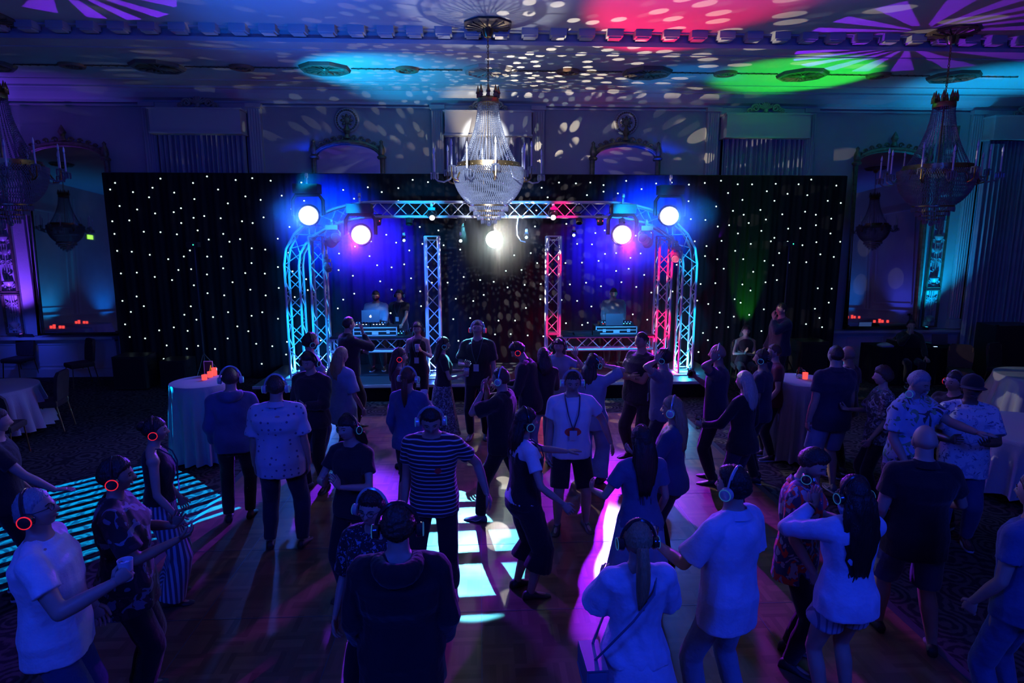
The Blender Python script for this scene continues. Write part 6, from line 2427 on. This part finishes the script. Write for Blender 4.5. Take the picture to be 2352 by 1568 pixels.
P[35] = person(2128, 972, 1.78, -12, 'bald man from behind in a black polo and blue shorts', top='black', bottom='blue', tops='polo', bottoms='shorts', hair='bald', skin=0, arms=(((.34, .30, 1.05), (.6, -.4, -1), (0, 1, .1), (-1, 0, 0), .5), 'relax'), wd=1.16, hem=-.16, shoes='dark', head=(-8, 4, 0), feet=((.18, -.05, 20), (-.10, .2, 8)))
P[36] = person(1885, 1030, 1.70, -125, 'man in a colourful red and blue floral shirt facing right, head bowed', top='redfloral', bottom='black', tops='shirt', hair='quiff', hc='dark', arms=('relax', 'phone'), head=(-10, 24, 0), hpneck=True, hp='b', hem=-.2)
P[37] = person(1965, 1092, 1.66, 8, 'woman with long dark wavy hair, blue sweatshirt, striped shorts and a wristwatch, seen from behind', sex='f', top='brightblue', bottom='shortstripe', tops='sweat', bottoms='miniskirt_shorts', hair='curlylong', hc='dark', length=.44, arms=('mouth', ((.12, .22, 1.47), (1, .1, -.7), (-.1, .2, .95), (.2, -1, 0), .3)), hp='b', hem=-.12, vol=1.1, watch=-1)
P[38] = person(1690, 1070, 1.77, 32, 'man from behind in a plain light blue short-sleeved shirt holding a drink', top='brightblue', bottom='ltblue', tops='shirt', hair='quiff', hc='dark', arms=('relax', ((.22, .38, 1.16), (.5, -.4, -1), (0, .9, .25), (-1, 0, 0), .8)), hp='b', silver=True, hem=-.18, vol=1.3, head=(12, -4, 0), feet=((.14, -.05, 12), (-.14, .05, 12)))
cup(P[38]['hand'][-1], 'short drink with ice held by the man in the light blue shirt', 'glass', tint=(.7, .12, .15), hgt=.10)
P[39] = person(1466, 1190, 1.64, 2, 'woman from behind with fair ponytail and headphones in a pale puff-sleeved dress', sex='f', top='brightblue', bottom='brightblue', tops='dress', bottoms='dress', hair='ponytail', hc='blond', length=.36, arms=('phone', 'phone'), hp='b', hem=-.02, vol=1.4)
# crossbody bag of the woman in the pale dress
Tp = P[39]['T']
bag = empty('handbag', Tp((-.26, -.06, -.02)), P[39]['root'].rotation_euler.z, 'boxy pale blue crossbody bag at the hip of the woman in the pale dress', 'bag')
m = MB()
m.loft([[Vector((x_ * k, y_ * k, z_)) for x_, y_ in ((-.05, -.12), (.05, -.12), (.05, .12), (-.05, .12))] for z_, k in ((-.16, .9), (-.14, 1), (.02, 1), (.04, .92))])
m.build('bag_body', mat('bag_leather', (.10, .16, .26), .45), bag, True)
m = MB()
m.loft([[Vector((x_, y_, z_)) for x_, y_ in ((-.058, -.125), (-.05, -.125), (-.05, .125), (-.058, .125))] for z_ in (-.08, .035)])
m.tube([(-.057, -.12, -.08), (-.057, .12, -.08)], .006, 6)
m.box((0, 0, .042), (.112, .25, .010))
m.build('flap', mat('bag_leather', (.10, .16, .26), .45), bag, False)
li = Matrix.Rotation(-bag.rotation_euler.z, 3, 'Z')
o0 = Vector(bag.location)
pts = [Tp(q) for q in ((-.26, -.10, .02), (-.20, -.155, .14), (-.06, -.165, .30), (.06, -.14, .44), (.10, -.05, .525), (.10, .05, .49), (.02, .155, .34), (-.14, .17, .14), (-.24, .04, .03))]
MB().tube([li @ (q - o0) for q in pts], .007, 6).build('strap', mat('bag_strap', (.08, .12, .2), .4), bag)
P[40] = person(1475, 975, 1.66, 8, 'woman with long dark hair from behind in a grey-blue tee and pale skirt', sex='f', top='blue', bottom='ltblue', tops='tee', bottoms='skirt', hair='long', hc='dark', length=.36, arms=('relax', ((.32, .28, 1.10), (.6, -.3, -1), (0, 1, .3), (-1, 0, 0), .5)), vol=1.3)
P[41] = person(1546, 908, 1.70, 60, 'woman with long blonde hair in a denim shirt and black trousers facing left', sex='f', top='denim', bottom='black', tops='longtee', hair='long', hc='blond', length=.30, arms=('relax', 'phone'), hp='b', silver=True, hem=-.08)
P[42] = person(1208, 935, 1.70, -72, 'woman in black wide cropped overalls over a white tee, facing right', sex='f', top='white', bottom='black', tops='tee', bottoms='culottes', hair='bob', hc='dark', arms=(((.34, .22, .98), (.4, -1, -.2), (.3, .6, -.7), (-1, 0, 0), .4), 'reach'), hp='b', hem=.0, lanyard=True, over='black')
P[43] = person(988, 935, 1.80, 172, 'tall man in a navy and white striped t-shirt and black jeans dancing in the middle', top='marine', bottom='black', tops='tee', hair='short', hc='dark', arms=('down', 'swing'), head=(12, 18, 0), lean=6, hp='b', silver=True, wd=1.05, hem=-.12, feet=((.14, .06, 14), (-.12, -.1, 12)))
P[44] = person(795, 950, 1.66, 158, 'woman in a dark tee clapping her hands beside the striped man', sex='f', top='char', bottom='black', tops='tee', hair='long', hc='dark', length=.18, arms=('clap', 'clap'), hp='b', head=(-12, 0, 8))
P[45] = person(852, 1125, 1.62, 165, 'woman in a dark floral blouse and big headphones behind the hooded man', sex='f', top='smallfloral', bottom='black', tops='blouse', hair='curly', hc='dark', arms=('relax', 'relax'), hp='b', silver=True, glasses=True, vol=.8)
P[46] = person(912, 1155, 1.76, 3, 'person from behind in a black hooded sweatshirt in the foreground centre', top='black', bottom='black', tops='hoodie', hair='curly', hc='brown', arms=('relax', 'relax'), hp='b', wd=1.16, hem=-.2, vol=.8)
P[47] = person(2385, 1085, 1.74, 20, 'person in a blue tee cut off by the right edge of the photo', top='blue', bottom='blue', tops='tee', hair='short', hc='dark', arms=('relax', 'relax'))
P[48] = person(-12, 935, 1.70, -60, 'person in dark clothes at the left edge reaching an arm towards the round table', top='char', bottom='black', tops='tee', hair='short', hc='dark', arms=(((.25, .42, .95), (.4, -.5, -1), (0, 1, -.1), (0, 0, -1), .2), 'relax'))
P[50] = person(1950, 792, 1.73, 30, 'bald man half hidden behind the navy polo', top='char', bottom='black', tops='tee', hair='bald', skin=1, arms=('relax', 'relax'))
P[51] = person(2196, 850, 1.72, 100, 'person in a dark jacket with a red-lit earpiece behind the white leaf-print shirt', top='black', bottom='black', tops='jacket', hair='short', hc='dark', arms=('relax', 'relax'), hp='r')
P[52] = person(1780, 788, 1.64, 80, 'man in a maroon tee behind the man with the lifted elbow', top='maroon', bottom='black', tops='tee', hair='short', hc='brown', arms=('phone', 'relax'))
# seated people
P[30] = person(1715, 745, 1.70, 170, 'woman with dark hair seated in front of the green-lit drape', sex='f', top='char', bottom='black', tops='tank', hair='bob', hc='dark', arms=('clap', 'cross'), sit=True)
c = copy_tree(chr0)
c.location = P[30]['loc'] + P[30]['rot'] @ Vector((0, -.02, 0))
c.rotation_euler = (0, 0, R(170))
c['label'] = 'banquet chair under the woman seated by the green-lit drape'
P[49] = person(2094, 733, 1.76, 165, 'man in black seated behind the draped desk, hand at his chin', top='black', bottom='black', tops='hoodie', hair='short', hc='dark', arms=('mouth', 'desk'), sit=True)
c = copy_tree(chr0)
c.location = P[49]['loc'] + P[49]['rot'] @ Vector((0, -.02, 0))
c.rotation_euler = (0, 0, R(165))
c['label'] = 'banquet chair under the man in black behind the draped desk'
finish_people()

# ------------------------------------------------------------------ soft haze put round the lamps to imitate lens glare
hz = bpy.data.materials.new('lamp_bloom')
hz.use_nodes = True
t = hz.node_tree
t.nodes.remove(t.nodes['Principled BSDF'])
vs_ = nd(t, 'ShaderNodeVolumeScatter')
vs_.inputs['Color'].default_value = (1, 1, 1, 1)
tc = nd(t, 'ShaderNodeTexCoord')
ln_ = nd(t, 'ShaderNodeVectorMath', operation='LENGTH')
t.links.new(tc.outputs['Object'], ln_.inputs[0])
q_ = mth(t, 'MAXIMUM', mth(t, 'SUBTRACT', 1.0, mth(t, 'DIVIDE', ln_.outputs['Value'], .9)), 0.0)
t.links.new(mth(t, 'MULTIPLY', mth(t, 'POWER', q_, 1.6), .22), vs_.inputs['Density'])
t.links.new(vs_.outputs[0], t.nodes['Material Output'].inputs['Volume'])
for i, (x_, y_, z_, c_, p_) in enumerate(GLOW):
    o = MB().ell((0, 0, 0), .9, 32, 20).build('bloom', hz, None, True, (x_, y_ - .1, z_))
    tag(o, 'thin haze imitating lens glare around the %s' % ('left corner blue-white light', 'right corner blue-white light', 'left violet light', 'right violet light', 'mirror ball')[i], 'bloom', kind='stuff')
# ------------------------------------------------------------------ notes on parts that look unlike the rest of their thing
PART_LABEL = {'logo': 'white glowing fruit logo', 'seam': 'thin metal seam catching blue light', 'flame': 'tiny warm flame', 'indicator': 'small lit indicator', 'badge': 'pale card hanging on the lanyard', 'side_mark': 'white curved mark on the shoe',
              'watch_face': 'round pale watch face', 'bead_tent': 'flaring tent of crystal bead strings', 'bead_basket': 'rounded basket of crystal beads', 'crown': 'dark spiked brass crown', 'star_light': 'tiny white point of light', 'yellow_mark': 'thin yellow mark'}
for o in bpy.data.objects:
    if o.parent is None or o.type != 'MESH':
        continue
    n = o.name.split('.')[0]
    if n in PART_LABEL:
        o['label'] = PART_LABEL[n]
    elif n == 'led_ring':
        o['label'] = {'led_ring_red': 'glowing red ring', 'led_ring_blue': 'faint blue glowing ring'}.get(o.data.materials[0].name, 'pale ring')
    elif n == 'lens' and o.data.materials[0].name.startswith('lens_') and 'dark' not in o.data.materials[0].name:
        o['label'] = 'glowing lens'
